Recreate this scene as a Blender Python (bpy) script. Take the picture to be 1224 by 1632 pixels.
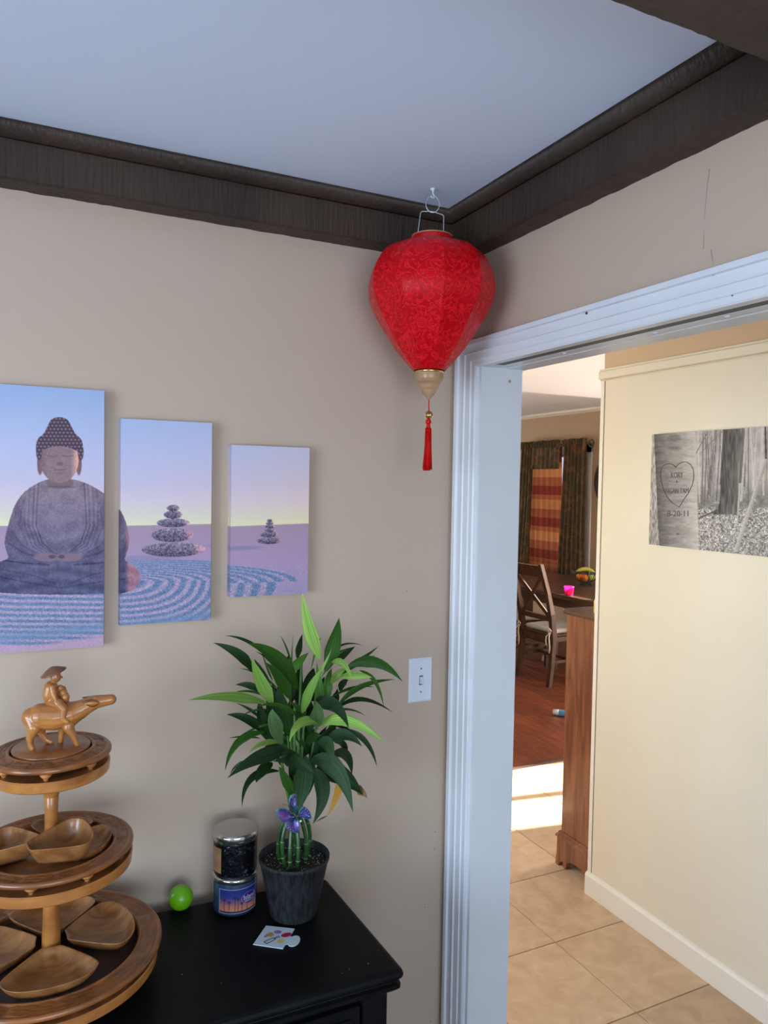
import bpy, math, random
import numpy as np
from mathutils import Vector, Matrix, noise as mnoise
for o in list(bpy.data.objects): bpy.data.objects.remove(o)
S = bpy.context.scene
COL = S.collection
R = math.radians
PI = math.pi

# ---------------------------------------------------------------- camera
FPX, YAW, PITCH, ROLL = 1197.98, .454445, -.037283, .01762
CAM = Vector((-1.02219, -1.67867, 1.73))
fw = Vector((math.sin(YAW)*math.cos(PITCH), math.cos(YAW)*math.cos(PITCH), math.sin(PITCH)))
rt = Vector((math.cos(YAW), -math.sin(YAW), 0))
up = rt.cross(fw)
rt, up = rt*math.cos(ROLL)+up*math.sin(ROLL), up*math.cos(ROLL)-rt*math.sin(ROLL)
cd = bpy.data.cameras.new('camera')
cd.sensor_fit = 'AUTO'; cd.sensor_width = 36; cd.lens = FPX*36/1632
cd.clip_start = .02
cam = bpy.data.objects.new('camera', cd); COL.objects.link(cam)
M3 = Matrix((rt, up, -fw)).transposed()
cam.matrix_world = Matrix.Translation(CAM) @ M3.to_4x4()
S.camera = cam

# ---------------------------------------------------------------- exposure, sky, lights
S.view_settings.view_transform = 'Standard'
S.view_settings.look = 'None'
S.view_settings.gamma = 1
S.view_settings.use_curve_mapping = False
S.view_settings.exposure = 0
W = bpy.data.worlds.new('sky'); S.world = W; W.use_nodes = True
wn = W.node_tree.nodes; wl = W.node_tree.links
bg = wn['Background']; sky = wn.new('ShaderNodeTexSky')
sky.sky_type = 'NISHITA'; sky.sun_disc = False
sky.sun_elevation = R(24); sky.sun_rotation = R(90)
wl.new(sky.outputs[0], bg.inputs[0]); bg.inputs[1].default_value = .7

def lamp(name, kind, loc, direction, energy, color, **k):
    l = bpy.data.lights.new(name, kind); l.energy = energy; l.color = color
    for a, b in k.items(): setattr(l, a, b)
    o = bpy.data.objects.new(name, l); COL.objects.link(o); o.location = loc
    o.rotation_euler = Vector(direction).to_track_quat('-Z', 'Y').to_euler()
    return o
SUN_EL = R(25)
lamp('sun', 'SUN', (8, 0, 5), (-math.cos(SUN_EL), math.cos(SUN_EL)*.163, -math.sin(SUN_EL)), 42, (1, .93, .82), angle=R(.53))
# daylight coming in through the living-room windows and patio door, then two added fills
lamp('window_and_fill_light', 'AREA', (-2.94, -1.75, 1.45), (1, .1, .25), 59, (.60, .77, 1), shape='RECTANGLE', size=1.5, size_y=1.3)
lamp('window_and_fill_light', 'AREA', (-1.1, -3.72, 1.5), (0, 1, .3), 46, (.60, .77, 1), shape='RECTANGLE', size=1.6, size_y=1.3)
lamp('window_and_fill_light', 'AREA', (4.9, 1.05, 1.1), (-1, .1, .1), 150, (1, .96, .9), shape='RECTANGLE', size=1.0, size_y=1.9)
lamp('window_and_fill_light', 'AREA', (-.94, 1.55, 1.55), (1, -.12, -.05), 34, (1, .96, .86), shape='RECTANGLE', size=1.3, size_y=1.0)  # added fill at an invented kitchen window, brightens the hall wall
lamp('window_and_fill_light', 'AREA', (2.9, 7.9, 1.5), (.1, -1, 0), 34, (1, .95, .88), shape='RECTANGLE', size=1.6, size_y=1.1)  # added fill at an invented far window, brightens curtain wall and chairs

# ---------------------------------------------------------------- projection helper: where a photographed point lies on a real plane
def ray(px, py):
    return rt*((px-612)/FPX) + up*(-(py-816)/FPX) + fw
def on(px, py, ax, val):
    d = ray(px, py); i = 'xyz'.index(ax)
    return CAM + d*((val-CAM[i])/d[i])

# ---------------------------------------------------------------- materials
MATS = {}
def _mix(nt, a, b, fac_out, blend='MIX'):
    m = nt.nodes.new('ShaderNodeMix'); m.data_type = 'RGBA'; m.blend_type = blend
    for i, v in ((6, a), (7, b)):
        if isinstance(v, tuple): m.inputs[i].default_value = v
        else: nt.links.new(v, m.inputs[i])
    if isinstance(fac_out, float): m.inputs[0].default_value = fac_out
    else: nt.links.new(fac_out, m.inputs[0])
    return m.outputs[2]
def c4(c): return (c[0], c[1], c[2], 1)
def srgb(r, g, b):
    f = lambda v: (v/255/12.92) if v <= 10 else ((v/255+.055)/1.055)**2.4
    return (f(r), f(g), f(b))
def mat(name, col, rough=.5, col2=None, scale=8, stretch=(1, 1, 1), detail=4, lo=.35, hi=.65, bump=0, bscale=None, bstretch=None,
        metal=0, spec=.5, coat=0, sheen=0, trans=0, ior=1.45, emis=None, sss=0, distort=0, seedmix=False, bdist=.002, wave=None):
    m = bpy.data.materials.new(name); m.use_nodes = True; nt = m.node_tree
    b = nt.nodes['Principled BSDF']; L = nt.links
    b.inputs['Base Color'].default_value = c4(col); b.inputs['Roughness'].default_value = rough
    b.inputs['Metallic'].default_value = metal; b.inputs['Specular IOR Level'].default_value = spec
    b.inputs['Coat Weight'].default_value = coat; b.inputs['Coat Roughness'].default_value = .12
    b.inputs['Sheen Weight'].default_value = sheen
    b.inputs['Transmission Weight'].default_value = trans; b.inputs['IOR'].default_value = ior
    if emis: b.inputs['Emission Color'].default_value = c4(emis[0]); b.inputs['Emission Strength'].default_value = emis[1]
    tc = nt.nodes.new('ShaderNodeTexCoord')
    src = tc.outputs['Object']
    if seedmix:      # each object gets its own piece of the pattern
        oi = nt.nodes.new('ShaderNodeObjectInfo'); va = nt.nodes.new('ShaderNodeVectorMath'); va.operation = 'ADD'
        ml = nt.nodes.new('ShaderNodeMath'); ml.operation = 'MULTIPLY'; ml.inputs[1].default_value = 37.
        L.new(oi.outputs['Random'], ml.inputs[0]); L.new(src, va.inputs[0]); L.new(ml.outputs[0], va.inputs[1]); src = va.outputs[0]
    def tex(sc, st, det, dist=0.):
        mp = nt.nodes.new('ShaderNodeMapping'); mp.inputs['Scale'].default_value = st
        L.new(src, mp.inputs[0])
        n = nt.nodes.new('ShaderNodeTexNoise'); n.inputs['Scale'].default_value = sc; n.inputs['Detail'].default_value = det
        n.inputs['Distortion'].default_value = dist
        L.new(mp.outputs[0], n.inputs['Vector']); return n.outputs['Fac']
    if col2 is not None:
        r = nt.nodes.new('ShaderNodeMapRange'); r.inputs[1].default_value = lo; r.inputs[2].default_value = hi
        L.new(tex(scale, stretch, detail, distort), r.inputs[0])
        out = _mix(nt, c4(col), c4(col2), r.outputs[0])
        if seedmix:
            r2 = nt.nodes.new('ShaderNodeMapRange'); r2.inputs[3].default_value = .82; r2.inputs[4].default_value = 1.14
            L.new(oi.outputs['Random'], r2.inputs[0])
            hs = nt.nodes.new('ShaderNodeHueSaturation'); L.new(out, hs.inputs['Color']); L.new(r2.outputs[0], hs.inputs['Value']); out = hs.outputs[0]
        L.new(out, b.inputs['Base Color'])
    if bump:
        bn = nt.nodes.new('ShaderNodeBump'); bn.inputs['Strength'].default_value = bump; bn.inputs['Distance'].default_value = bdist
        L.new(tex(bscale or scale*3, bstretch or stretch, 5, distort), bn.inputs['Height']); L.new(bn.outputs[0], b.inputs['Normal'])
    MATS[name] = m
    return m

mat('wall_paint', (.53, .402, .305), .62, (.51, .388, .29), 1.2, bump=.25, bscale=90, bdist=.001)
mat('wall_tan', (.56, .41, .27), .6, (.54, .395, .255), 2, bump=.2, bscale=60, bdist=.001)
mat('ceiling_white', (.71, .78, .93), .8, (.68, .75, .90), 1.5, bump=.2, bscale=25, bdist=.002)  # white ceiling, with the cool daylight's blue put into its base colour
mat('ceiling_kitchen', (.80, .84, .90), .8, (.77, .81, .87), 1.5)
mat('beam_brown', (.056, .034, .023), .5, (.036, .022, .016), 7, (1, 1, .25), bump=.8, bscale=110, bstretch=(1, 1, .12), bdist=.004, spec=.35)
mat('beam_brown_x', (.078, .052, .035), .5, (.040, .026, .019), 7, (.2, 1, 1), bump=.9, bscale=70, bstretch=(.15, 1, 1), bdist=.005, spec=.35)
mat('white_gloss', (.70, .71, .74), .3, (.67, .68, .71), 6, bump=.08, bscale=40)
mat('cream_wood', (.74, .69, .56), .42, (.71, .66, .53), 3, bump=.06, bscale=30)
mat('cream_trim', (.80, .77, .68), .38, (.77, .74, .65), 3)
mat('dark_slot', (.03, .045, .055), .5, (.06, .08, .09), 12)
mat('track_metal', (.45, .45, .46), .35, (.35, .35, .36), 30, metal=.8)
mat('tile', (.52, .355, .215), .38, (.63, .46, .30), 13, detail=12, lo=.36, hi=.66, bump=.12, bscale=30, seedmix=True, distort=.6)
mat('grout', (.27, .20, .135), .8, (.22, .16, .11), 20)
mat('plank', (.235, .062, .023), .38, (.12, .030, .013), 6, (9, .9, 1), detail=6, bump=.08, bscale=30, seedmix=True, distort=.5)
mat('plank_base', (.17, .046, .018), .4, (.085, .023, .010), 9, (9, .6, 1), detail=6)
mat('threshold', (.09, .045, .028), .4, (.06, .03, .02), 10, (1, 8, 1))
mat('dresser_wood', (.27, .105, .048), .28, (.13, .045, .022), 5, (7, 7, .7), detail=7, bump=.05, bscale=20, coat=.6, distort=.7)
mat('dresser_top', (.13, .07, .045), .25, (.09, .045, .03), 5, (6, .8, 1), coat=.25)
mat('chair_wood', (.085, .042, .022), .45, (.042, .020, .011), 7, (4, 4, .7), detail=6, spec=.3, bump=.1, bscale=30, distort=.5)
mat('table_wood', (.10, .052, .030), .34, (.05, .025, .015), 6, (6, .6, 1), detail=6, coat=.1)
mat('cushion', (.42, .39, .33), .9, (.37, .34, .29), 30, bump=.4, bscale=200, sheen=.3)
mat('tie', (.62, .55, .45), .9, (.55, .48, .38), 40)
mat('black_paint', (.0032, .0033, .0035), .42, (.0052, .0052, .0054), 14, bump=.12, bscale=80, bdist=.0005, spec=.12)
mat('carved_wood', (.47, .185, .042), .3, (.30, .105, .024), 9, (1, 1, 3), detail=7, bump=.12, bscale=40, coat=.4, distort=1.)
mat('carved_dark', (.30, .10, .024), .3, (.145, .048, .015), 12, (1, 1, 2), detail=7, bump=.12, bscale=50, coat=.35, distort=1.)
mat('bowl_wood', (.38, .165, .05), .3, (.20, .075, .022), 16, (1, 3, 1), detail=7, bump=.06, bscale=60, coat=.35, distort=1.)
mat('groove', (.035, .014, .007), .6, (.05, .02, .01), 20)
mat('hat_wood', (.20, .075, .038), .35, (.12, .045, .025), 12, coat=.3)
mat('turned_wood', (.50, .31, .17), .35, (.36, .20, .10), 10, (1, 1, 4), coat=.25)
mat('brass', (.55, .40, .16), .28, (.38, .25, .08), 30, metal=.9)
mat('gold', (.9, .7, .3), .2, (.8, .55, .2), 30, metal=1)
mat('wire', (.62, .63, .68), .3, (.55, .56, .6), 30, metal=.6)
mat('white_plastic', (.72, .75, .82), .3, (.70, .73, .80), 10)
mat('toggle', (.68, .70, .70), .3, (.6, .62, .62), 10)
mat('screw', (.2, .22, .26), .4, (.15, .16, .2), 40, metal=.5)
mat('tassel_red', (.72, .008, .006), .5, (.45, .004, .004), 60, (6, 6, 1), spec=.2)
mat('pot', (.030, .032, .035), .6, (.008, .0085, .0095), 190, (1, 1, .03), bump=1., bscale=160, bstretch=(1, 1, .04), bdist=.004, spec=.25)
mat('soil', (.012, .009, .007), .9, (.03, .022, .015), 120, bump=1., bscale=160, bdist=.004)
mat('perlite', (.42, .40, .36), .9, (.3, .28, .25), 60)
mat('stem', (.022, .085, .018), .3, (.012, .05, .010), 14, (1, 1, 3), coat=.25)
mat('stem_node', (.16, .24, .09), .4, (.10, .16, .06), 30)
mat('pale_stem', (.09, .2, .04), .35, (.05, .13, .03), 14, (1, 1, 3))
mat('golf', (.16, .46, .006), .32, (.14, .42, .005), 8, coat=.15)
mat('ball_mark', (.5, .62, .55), .4, (.45, .55, .5), 30)
mat('candle_lid', (.55, .55, .53), .14, (.50, .50, .48), 8, metal=.95)
mat('candle_glass', (.03, .05, .10), .06, (.02, .035, .08), 8, coat=.6, spec=.7)
mat('jar_dark', (.030, .030, .040), .2, (.30, .30, .36), 120, lo=.60, hi=.66, metal=.9, bump=.8, bscale=110, bdist=.003)
mat('jar_label_gold', (.30, .17, .07), .4, (.14, .06, .035), 9, (1, 1, 3))
mat('clear_glass', (.9, .95, .95), .02, (.88, .93, .93), 5, trans=1, ior=1.45)
mat('card_white', (.52, .57, .60), .5, (.50, .55, .58), 12)
mat('ink_dark', (.03, .03, .05), .5, (.05, .04, .06), 30)
mat('ink_red', (.42, .01, .03), .5, (.32, .01, .04), 30)
mat('ink_orange', (.55, .27, .06), .5, (.45, .2, .08), 60)
mat('ink_purple', (.20, .10, .28), .5, (.3, .16, .36), 60)
mat('ink_yellow', (.62, .47, .09), .5, (.55, .4, .12), 60)
mat('ink_blue', (.15, .25, .5), .5, (.2, .3, .55), 60)
mat('bfly_purple', (.20, .06, .42), .18, (.05, .09, .32), 45, (1, 1, 1), metal=.55, coat=.5, lo=.45, hi=.62)
mat('bfly_edge', (.08, .42, .42), .25, (.02, .14, .26), 60, metal=.5, coat=.4)
mat('bfly_body', (.06, .04, .03), .4, (.15, .1, .05), 50, metal=.4)
mat('gem', (.8, .85, .9), .05, (.7, .75, .8), 10, coat=1)
mat('curtain_olive', (.085, .068, .036), .85, (.19, .105, .042), 7, detail=5, bump=.2, bscale=60, lo=.48, hi=.62, distort=1.5)
mat('rod', (.06, .05, .04), .4, (.08, .06, .05), 20, metal=.5)
mat('orange', (.75, .22, .015), .45, (.68, .17, .01), 20, bump=.3, bscale=200)
mat('banana', (.55, .52, .08), .45, (.42, .45, .07), 9)
mat('apple', (.40, .48, .07), .35, (.32, .42, .06), 9)
mat('black_wire', (.012, .012, .013), .4, (.02, .02, .02), 20)
mat('mirror_glass', (.55, .5, .45), .08, (.5, .45, .4), 3, metal=.9)
mat('bottle_blue', (.10, .38, .62), .3, (.08, .33, .58), 20)
mat('bottle_white', (.62, .66, .72), .4, (.5, .55, .62), 20)
mat('paper_white', (.85, .87, .90), .7, (.45, .48, .52), 40, bump=.6, bscale=60)
mat('yellow_plastic', (.72, .62, .12), .35, (.65, .55, .1), 10)
mat('dark_shelf', (.02, .014, .01), .4, (.03, .02, .015), 10)
mat('ink_carve', (.075, .07, .07), .7, (.12, .115, .115), 80)
mat('label_ink', (.62, .62, .70), .5, (.55, .55, .65), 60)
mat('label_oval', (.06, .02, .14), .4, (.08, .03, .17), 30)
mat('leaf_n', (.045, .14, .018), .42, (.022, .085, .010), 30, (1, 1, 1), detail=3, spec=.22)
mat('leaf_d', (.020, .060, .014), .45, (.010, .038, .008), 30, detail=3, spec=.18)
mat('leaf_g', (.034, .076, .030), .5, (.022, .052, .020), 30, detail=3, spec=.18)
mat('leaf_l', (.25, .40, .075), .45, (.15, .28, .045), 30, (1, 1, .3), detail=3, spec=.2)
mat('leaf_y', (.48, .27, .04), .5, (.35, .18, .03), 30, detail=3)
mat('leaf_b', (.26, .13, .045), .6, (.16, .08, .03), 30, detail=3)
mat('house_floor', (.30, .24, .18), .5, (.25, .2, .15), 4)
mat('outdoor_snow', (.6, .6, .6), .9, (.5, .5, .5), 1)

def leafmat(name, c1, c2, spec=.2):
    """leaf blade: fine streaks run from base to tip, with a paler midrib"""
    m = mat(name, c1, .45, spec=spec); nt = m.node_tree; L = nt.links; b = nt.nodes['Principled BSDF']
    uv = nt.nodes.new('ShaderNodeUVMap'); mp = nt.nodes.new('ShaderNodeMapping'); mp.inputs['Scale'].default_value = (9, .5, 1); L.new(uv.outputs[0], mp.inputs[0])
    oi = nt.nodes.new('ShaderNodeObjectInfo'); nz = nt.nodes.new('ShaderNodeTexNoise'); nz.noise_dimensions = '4D'; nz.inputs['Scale'].default_value = 1.; nz.inputs['Detail'].default_value = 2
    ml = nt.nodes.new('ShaderNodeMath'); ml.operation = 'MULTIPLY'; ml.inputs[1].default_value = 50; L.new(oi.outputs['Random'], ml.inputs[0]); L.new(ml.outputs[0], nz.inputs['W']); L.new(mp.outputs[0], nz.inputs['Vector'])
    r = nt.nodes.new('ShaderNodeMapRange'); r.inputs[1].default_value = .35; r.inputs[2].default_value = .65; L.new(nz.outputs['Fac'], r.inputs[0])
    col = _mix(nt, c4(c1), c4(c2), r.outputs[0])
    r2 = nt.nodes.new('ShaderNodeMapRange'); r2.inputs[3].default_value = .72; r2.inputs[4].default_value = 1.22; L.new(oi.outputs['Random'], r2.inputs[0])
    hs = nt.nodes.new('ShaderNodeHueSaturation'); L.new(col, hs.inputs['Color']); L.new(r2.outputs[0], hs.inputs['Value']); L.new(hs.outputs[0], b.inputs['Base Color'])
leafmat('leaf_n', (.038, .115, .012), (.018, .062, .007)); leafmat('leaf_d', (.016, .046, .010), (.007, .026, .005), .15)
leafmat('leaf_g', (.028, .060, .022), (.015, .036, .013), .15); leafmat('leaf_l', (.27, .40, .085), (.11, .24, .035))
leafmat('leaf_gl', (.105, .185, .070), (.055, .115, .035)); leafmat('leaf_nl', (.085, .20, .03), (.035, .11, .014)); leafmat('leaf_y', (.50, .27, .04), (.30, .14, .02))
def silk():
    m = bpy.data.materials.new('red_silk'); m.use_nodes = True; nt = m.node_tree; L = nt.links
    b = nt.nodes['Principled BSDF']
    tc = nt.nodes.new('ShaderNodeTexCoord')
    mp = nt.nodes.new('ShaderNodeMapping'); L.new(tc.outputs['UV'], mp.inputs[0])
    nz = nt.nodes.new('ShaderNodeTexNoise'); nz.inputs['Scale'].default_value = 38; nz.inputs['Detail'].default_value = 1.5
    nz.inputs['Distortion'].default_value = 2.2
    L.new(mp.outputs[0], nz.inputs['Vector'])
    r1 = nt.nodes.new('ShaderNodeValToRGB'); e = r1.color_ramp.elements
    e[0].position = .47; e[0].color = (0, 0, 0, 1); e[1].position = .5; e[1].color = (1, 1, 1, 1)
    e2 = r1.color_ramp.elements.new(.55); e2.color = (1, 1, 1, 1); e3 = r1.color_ramp.elements.new(.58); e3.color = (0, 0, 0, 1)
    L.new(nz.outputs['Fac'], r1.inputs[0])
    # round medallions, about five to a panel
    vo = nt.nodes.new('ShaderNodeTexVoronoi'); vo.inputs['Scale'].default_value = 17; vo.inputs['Randomness'].default_value = .75
    L.new(mp.outputs[0], vo.inputs['Vector'])
    def band(lo, hi):
        a = nt.nodes.new('ShaderNodeMath'); a.operation = 'GREATER_THAN'; a.inputs[1].default_value = lo; L.new(vo.outputs['Distance'], a.inputs[0])
        c = nt.nodes.new('ShaderNodeMath'); c.operation = 'LESS_THAN'; c.inputs[1].default_value = hi; L.new(vo.outputs['Distance'], c.inputs[0])
        d = nt.nodes.new('ShaderNodeMath'); d.operation = 'MULTIPLY'; L.new(a.outputs[0], d.inputs[0]); L.new(c.outputs[0], d.inputs[1]); return d.outputs[0]
    ring = band(.17, .21)
    inside = band(-1, .17)
    # bars of the medallion: stripes inside the ring
    wv = nt.nodes.new('ShaderNodeTexWave'); wv.inputs['Scale'].default_value = 75; wv.bands_direction = 'Y'; L.new(mp.outputs[0], wv.inputs['Vector'])
    g = nt.nodes.new('ShaderNodeMath'); g.operation = 'GREATER_THAN'; g.inputs[1].default_value = .55; L.new(wv.outputs['Fac'], g.inputs[0])
    mi = nt.nodes.new('ShaderNodeMath'); mi.operation = 'MULTIPLY'; L.new(g.outputs[0], mi.inputs[0]); L.new(inside, mi.inputs[1])
    sc = nt.nodes.new('ShaderNodeMix'); sc.data_type = 'FLOAT'; L.new(band(-1, .24), sc.inputs[0]); L.new(r1.outputs[0], sc.inputs[2])
    ad = nt.nodes.new('ShaderNodeMath'); ad.operation = 'ADD'; L.new(ring, ad.inputs[0]); L.new(mi.outputs[0], ad.inputs[1])
    L.new(ad.outputs[0], sc.inputs[3])
    pat = sc.outputs[0]
    col = _mix(nt, (.50, .0014, .0055, 1), (.74, .010, .018, 1), pat)
    L.new(col, b.inputs['Base Color'])
    rr = nt.nodes.new('ShaderNodeMapRange'); rr.inputs[3].default_value = .36; rr.inputs[4].default_value = .20; L.new(pat, rr.inputs[0]); L.new(rr.outputs[0], b.inputs['Roughness'])
    b.inputs['Sheen Weight'].default_value = 0; b.inputs['Specular Tint'].default_value = (1, .35, .35, 1); b.inputs['Specular IOR Level'].default_value = .4
    b.inputs['Anisotropic'].default_value = .5
    bn = nt.nodes.new('ShaderNodeBump'); bn.inputs['Strength'].default_value = .35; bn.inputs['Distance'].default_value = .0008
    L.new(pat, bn.inputs['Height']); L.new(bn.outputs[0], b.inputs['Normal'])
    MATS['red_silk'] = m
silk()
mat('red_plain', (.48, .0035, .009), .45, (.40, .003, .008), 40, spec=.2)

def sheer():
    m = bpy.data.materials.new('sheer_orange'); m.use_nodes = True; nt = m.node_tree; L = nt.links
    out = nt.nodes['Material Output']; nt.nodes.remove(nt.nodes['Principled BSDF'])
    tc = nt.nodes.new('ShaderNodeTexCoord'); sep = nt.nodes.new('ShaderNodeSeparateXYZ'); L.new(tc.outputs['Object'], sep.inputs[0])
    # woven bands that repeat every .52 m down the cloth
    md = nt.nodes.new('ShaderNodeMath'); md.operation = 'MODULO'; md.inputs[1].default_value = .40
    ad = nt.nodes.new('ShaderNodeMath'); ad.operation = 'ADD'; ad.inputs[1].default_value = .02
    L.new(sep.outputs[2], ad.inputs[0]); L.new(ad.outputs[0], md.inputs[0])
    rp = nt.nodes.new('ShaderNodeValToRGB'); rp.color_ramp.interpolation = 'CONSTANT'
    mr = nt.nodes.new('ShaderNodeMath'); mr.operation = 'DIVIDE'; mr.inputs[1].default_value = .40; L.new(md.outputs[0], mr.inputs[0]); L.new(mr.outputs[0], rp.inputs[0])
    e = rp.color_ramp.elements
    e[0].position = 0; e[0].color = (.19, .035, .020, 1); e[1].position = .28; e[1].color = (.30, .085, .036, 1)
    x = e.new(.55); x.color = (.46, .17, .06, 1); x = e.new(.85); x.color = (.33, .09, .035, 1)
    nz = nt.nodes.new('ShaderNodeTexNoise'); nz.inputs['Scale'].default_value = 12; mp = nt.nodes.new('ShaderNodeMapping'); mp.inputs['Scale'].default_value = (1, 6, .3)
    L.new(tc.outputs['Object'], mp.inputs[0]); L.new(mp.outputs[0], nz.inputs['Vector'])
    col = _mix(nt, rp.outputs[0], (.3, .1, .04, 1), nz.outputs['Fac'], 'MULTIPLY')
    col = _mix(nt, rp.outputs[0], col, .5)
    d = nt.nodes.new('ShaderNodeBsdfDiffuse'); t = nt.nodes.new('ShaderNodeBsdfTranslucent')
    L.new(col, d.inputs[0]); L.new(col, t.inputs[0])
    ms = nt.nodes.new('ShaderNodeMixShader'); ms.inputs[0].default_value = .6
    L.new(d.outputs[0], ms.inputs[1]); L.new(t.outputs[0], ms.inputs[2]); L.new(ms.outputs[0], out.inputs[0])
    MATS['sheer_orange'] = m
sheer()
def pink():
    m = mat('pink_glow', (.85, .01, .16), .25, (.75, .01, .14), 20)
    b = m.node_tree.nodes['Principled BSDF']
    b.inputs['Subsurface Weight'].default_value = .7; b.inputs['Subsurface Radius'].default_value = (.05, .02, .03); b.inputs['Subsurface Scale'].default_value = .4
pink()
def vcol(name, rough=.55, bump=.0):
    m = bpy.data.materials.new(name); m.use_nodes = True; nt = m.node_tree; L = nt.links
    b = nt.nodes['Principled BSDF']; b.inputs['Roughness'].default_value = rough; b.inputs['Specular IOR Level'].default_value = .3
    a = nt.nodes.new('ShaderNodeAttribute'); a.attribute_name = 'print'
    nz = nt.nodes.new('ShaderNodeTexNoise'); nz.inputs['Scale'].default_value = 600
    tc = nt.nodes.new('ShaderNodeTexCoord'); L.new(tc.outputs['Object'], nz.inputs['Vector'])
    r = nt.nodes.new('ShaderNodeMapRange'); r.inputs[3].default_value = .93; r.inputs[4].default_value = 1.07; L.new(nz.outputs['Fac'], r.inputs[0])
    hs = nt.nodes.new('ShaderNodeHueSaturation'); L.new(a.outputs['Color'], hs.inputs['Color']); L.new(r.outputs[0], hs.inputs['Value'])
    L.new(hs.outputs[0], b.inputs['Base Color'])
    MATS[name] = m
vcol('print_ink')

# ---------------------------------------------------------------- mesh helpers
class MB:
    def __init__(s): s.v = []; s.f = []; s.sm = []
    def add(s, vs, fs, smooth=False):
        n = len(s.v); s.v += [tuple(v) for v in vs]; s.f += [tuple(i+n for i in f) for f in fs]; s.sm += [smooth]*len(fs); return s
    def box(s, a, b, bev=0):
        x0, y0, z0 = [min(p, q) for p, q in zip(a, b)]; x1, y1, z1 = [max(p, q) for p, q in zip(a, b)]
        if bev <= 0:
            return s.add([(x0,y0,z0),(x1,y0,z0),(x1,y1,z0),(x0,y1,z0),(x0,y0,z1),(x1,y0,z1),(x1,y1,z1),(x0,y1,z1)],
                  [(0,3,2,1),(4,5,6,7),(0,1,5,4),(1,2,6,5),(2,3,7,6),(3,0,4,7)])
        c = min(bev, (x1-x0)/2.01, (y1-y0)/2.01, (z1-z0)/2.01)
        V = []; idx = {}
        for sx in (0, 1):
            for sy in (0, 1):
                for sz in (0, 1):
                    X = (x0, x1)[sx]; Y = (y0, y1)[sy]; Z = (z0, z1)[sz]
                    dx = c if sx == 0 else -c; dy = c if sy == 0 else -c; dz = c if sz == 0 else -c
                    for k, p in enumerate(((X, Y+dy, Z+dz), (X+dx, Y, Z+dz), (X+dx, Y+dy, Z))):
                        idx[(sx, sy, sz, k)] = len(V); V.append(p)
        F = []
        F.append([idx[(0,a_,b_,0)] for a_, b_ in ((0,0),(0,1),(1,1),(1,0))]); F.append([idx[(1,a_,b_,0)] for a_, b_ in ((0,0),(1,0),(1,1),(0,1))])
        F.append([idx[(a_,0,b_,1)] for a_, b_ in ((0,0),(1,0),(1,1),(0,1))]); F.append([idx[(a_,1,b_,1)] for a_, b_ in ((0,0),(0,1),(1,1),(1,0))])
        F.append([idx[(a_,b_,0,2)] for a_, b_ in ((0,0),(0,1),(1,1),(1,0))]); F.append([idx[(a_,b_,1,2)] for a_, b_ in ((0,0),(1,0),(1,1),(0,1))])
        for b1 in (0, 1):
            for b2 in (0, 1):
                F.append([idx[(0,b1,b2,1)], idx[(1,b1,b2,1)], idx[(1,b1,b2,2)], idx[(0,b1,b2,2)]])
                F.append([idx[(b1,0,b2,0)], idx[(b1,1,b2,0)], idx[(b1,1,b2,2)], idx[(b1,0,b2,2)]])
                F.append([idx[(b1,b2,0,0)], idx[(b1,b2,1,0)], idx[(b1,b2,1,1)], idx[(b1,b2,0,1)]])
        for sx in (0, 1):
            for sy in (0, 1):
                for sz in (0, 1): F.append([idx[(sx,sy,sz,k)] for k in range(3)])
        return s.add(V, F)
    def lathe(s, prof, c=(0, 0, 0), n=32, smooth=True, a0=0, a1=2*PI, cap=False):
        full = abs(a1-a0-2*PI) < 1e-6; m = n if full else n+1; V = []; F = []
        for r, z in prof:
            for i in range(m):
                a = a0+(a1-a0)*i/n; V.append((c[0]+r*math.cos(a), c[1]+r*math.sin(a), c[2]+z))
        for j in range(len(prof)-1):
            for i in range(n):
                i2 = (i+1) % m if full else i+1
                F.append((j*m+i, j*m+i2, (j+1)*m+i2, (j+1)*m+i))
        if cap and full:
            F.append(tuple(range(m))[::-1]); F.append(tuple((len(prof)-1)*m+i for i in range(m)))
        return s.add(V, F, smooth)
    def tube(s, pts, r, n=8, smooth=True, caps=True):
        pts = [Vector(p) for p in pts]; rs = r if isinstance(r, (list, tuple)) else [r]*len(pts)
        V = []; F = []; prev = None
        for i, p in enumerate(pts):
            t = (pts[min(i+1, len(pts)-1)]-pts[max(i-1, 0)]).normalized()
            if prev is None:
                a = t.orthogonal().normalized()
            else:
                a = (prev-t*prev.dot(t)); a = a.normalized() if a.length > 1e-6 else t.orthogonal().normalized()
            prev = a; b = t.cross(a)
            for k in range(n):
                w = 2*PI*k/n; V.append(p+a*(rs[i]*math.cos(w))+b*(rs[i]*math.sin(w)))
        for i in range(len(pts)-1):
            for k in range(n): F.append((i*n+k, i*n+(k+1) % n, (i+1)*n+(k+1) % n, (i+1)*n+k))
        if caps: F.append(tuple(range(n))[::-1]); F.append(tuple((len(pts)-1)*n+k for k in range(n)))
        return s.add(V, F, smooth)
    def prism(s, poly, z0, z1, smooth=False):
        n = len(poly); V = [(x, y, z0) for x, y in poly]+[(x, y, z1) for x, y in poly]
        return s.add(V, [tuple(range(n))[::-1], tuple(range(n, 2*n))]+[(i, (i+1) % n, n+(i+1) % n, n+i) for i in range(n)], smooth)
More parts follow.
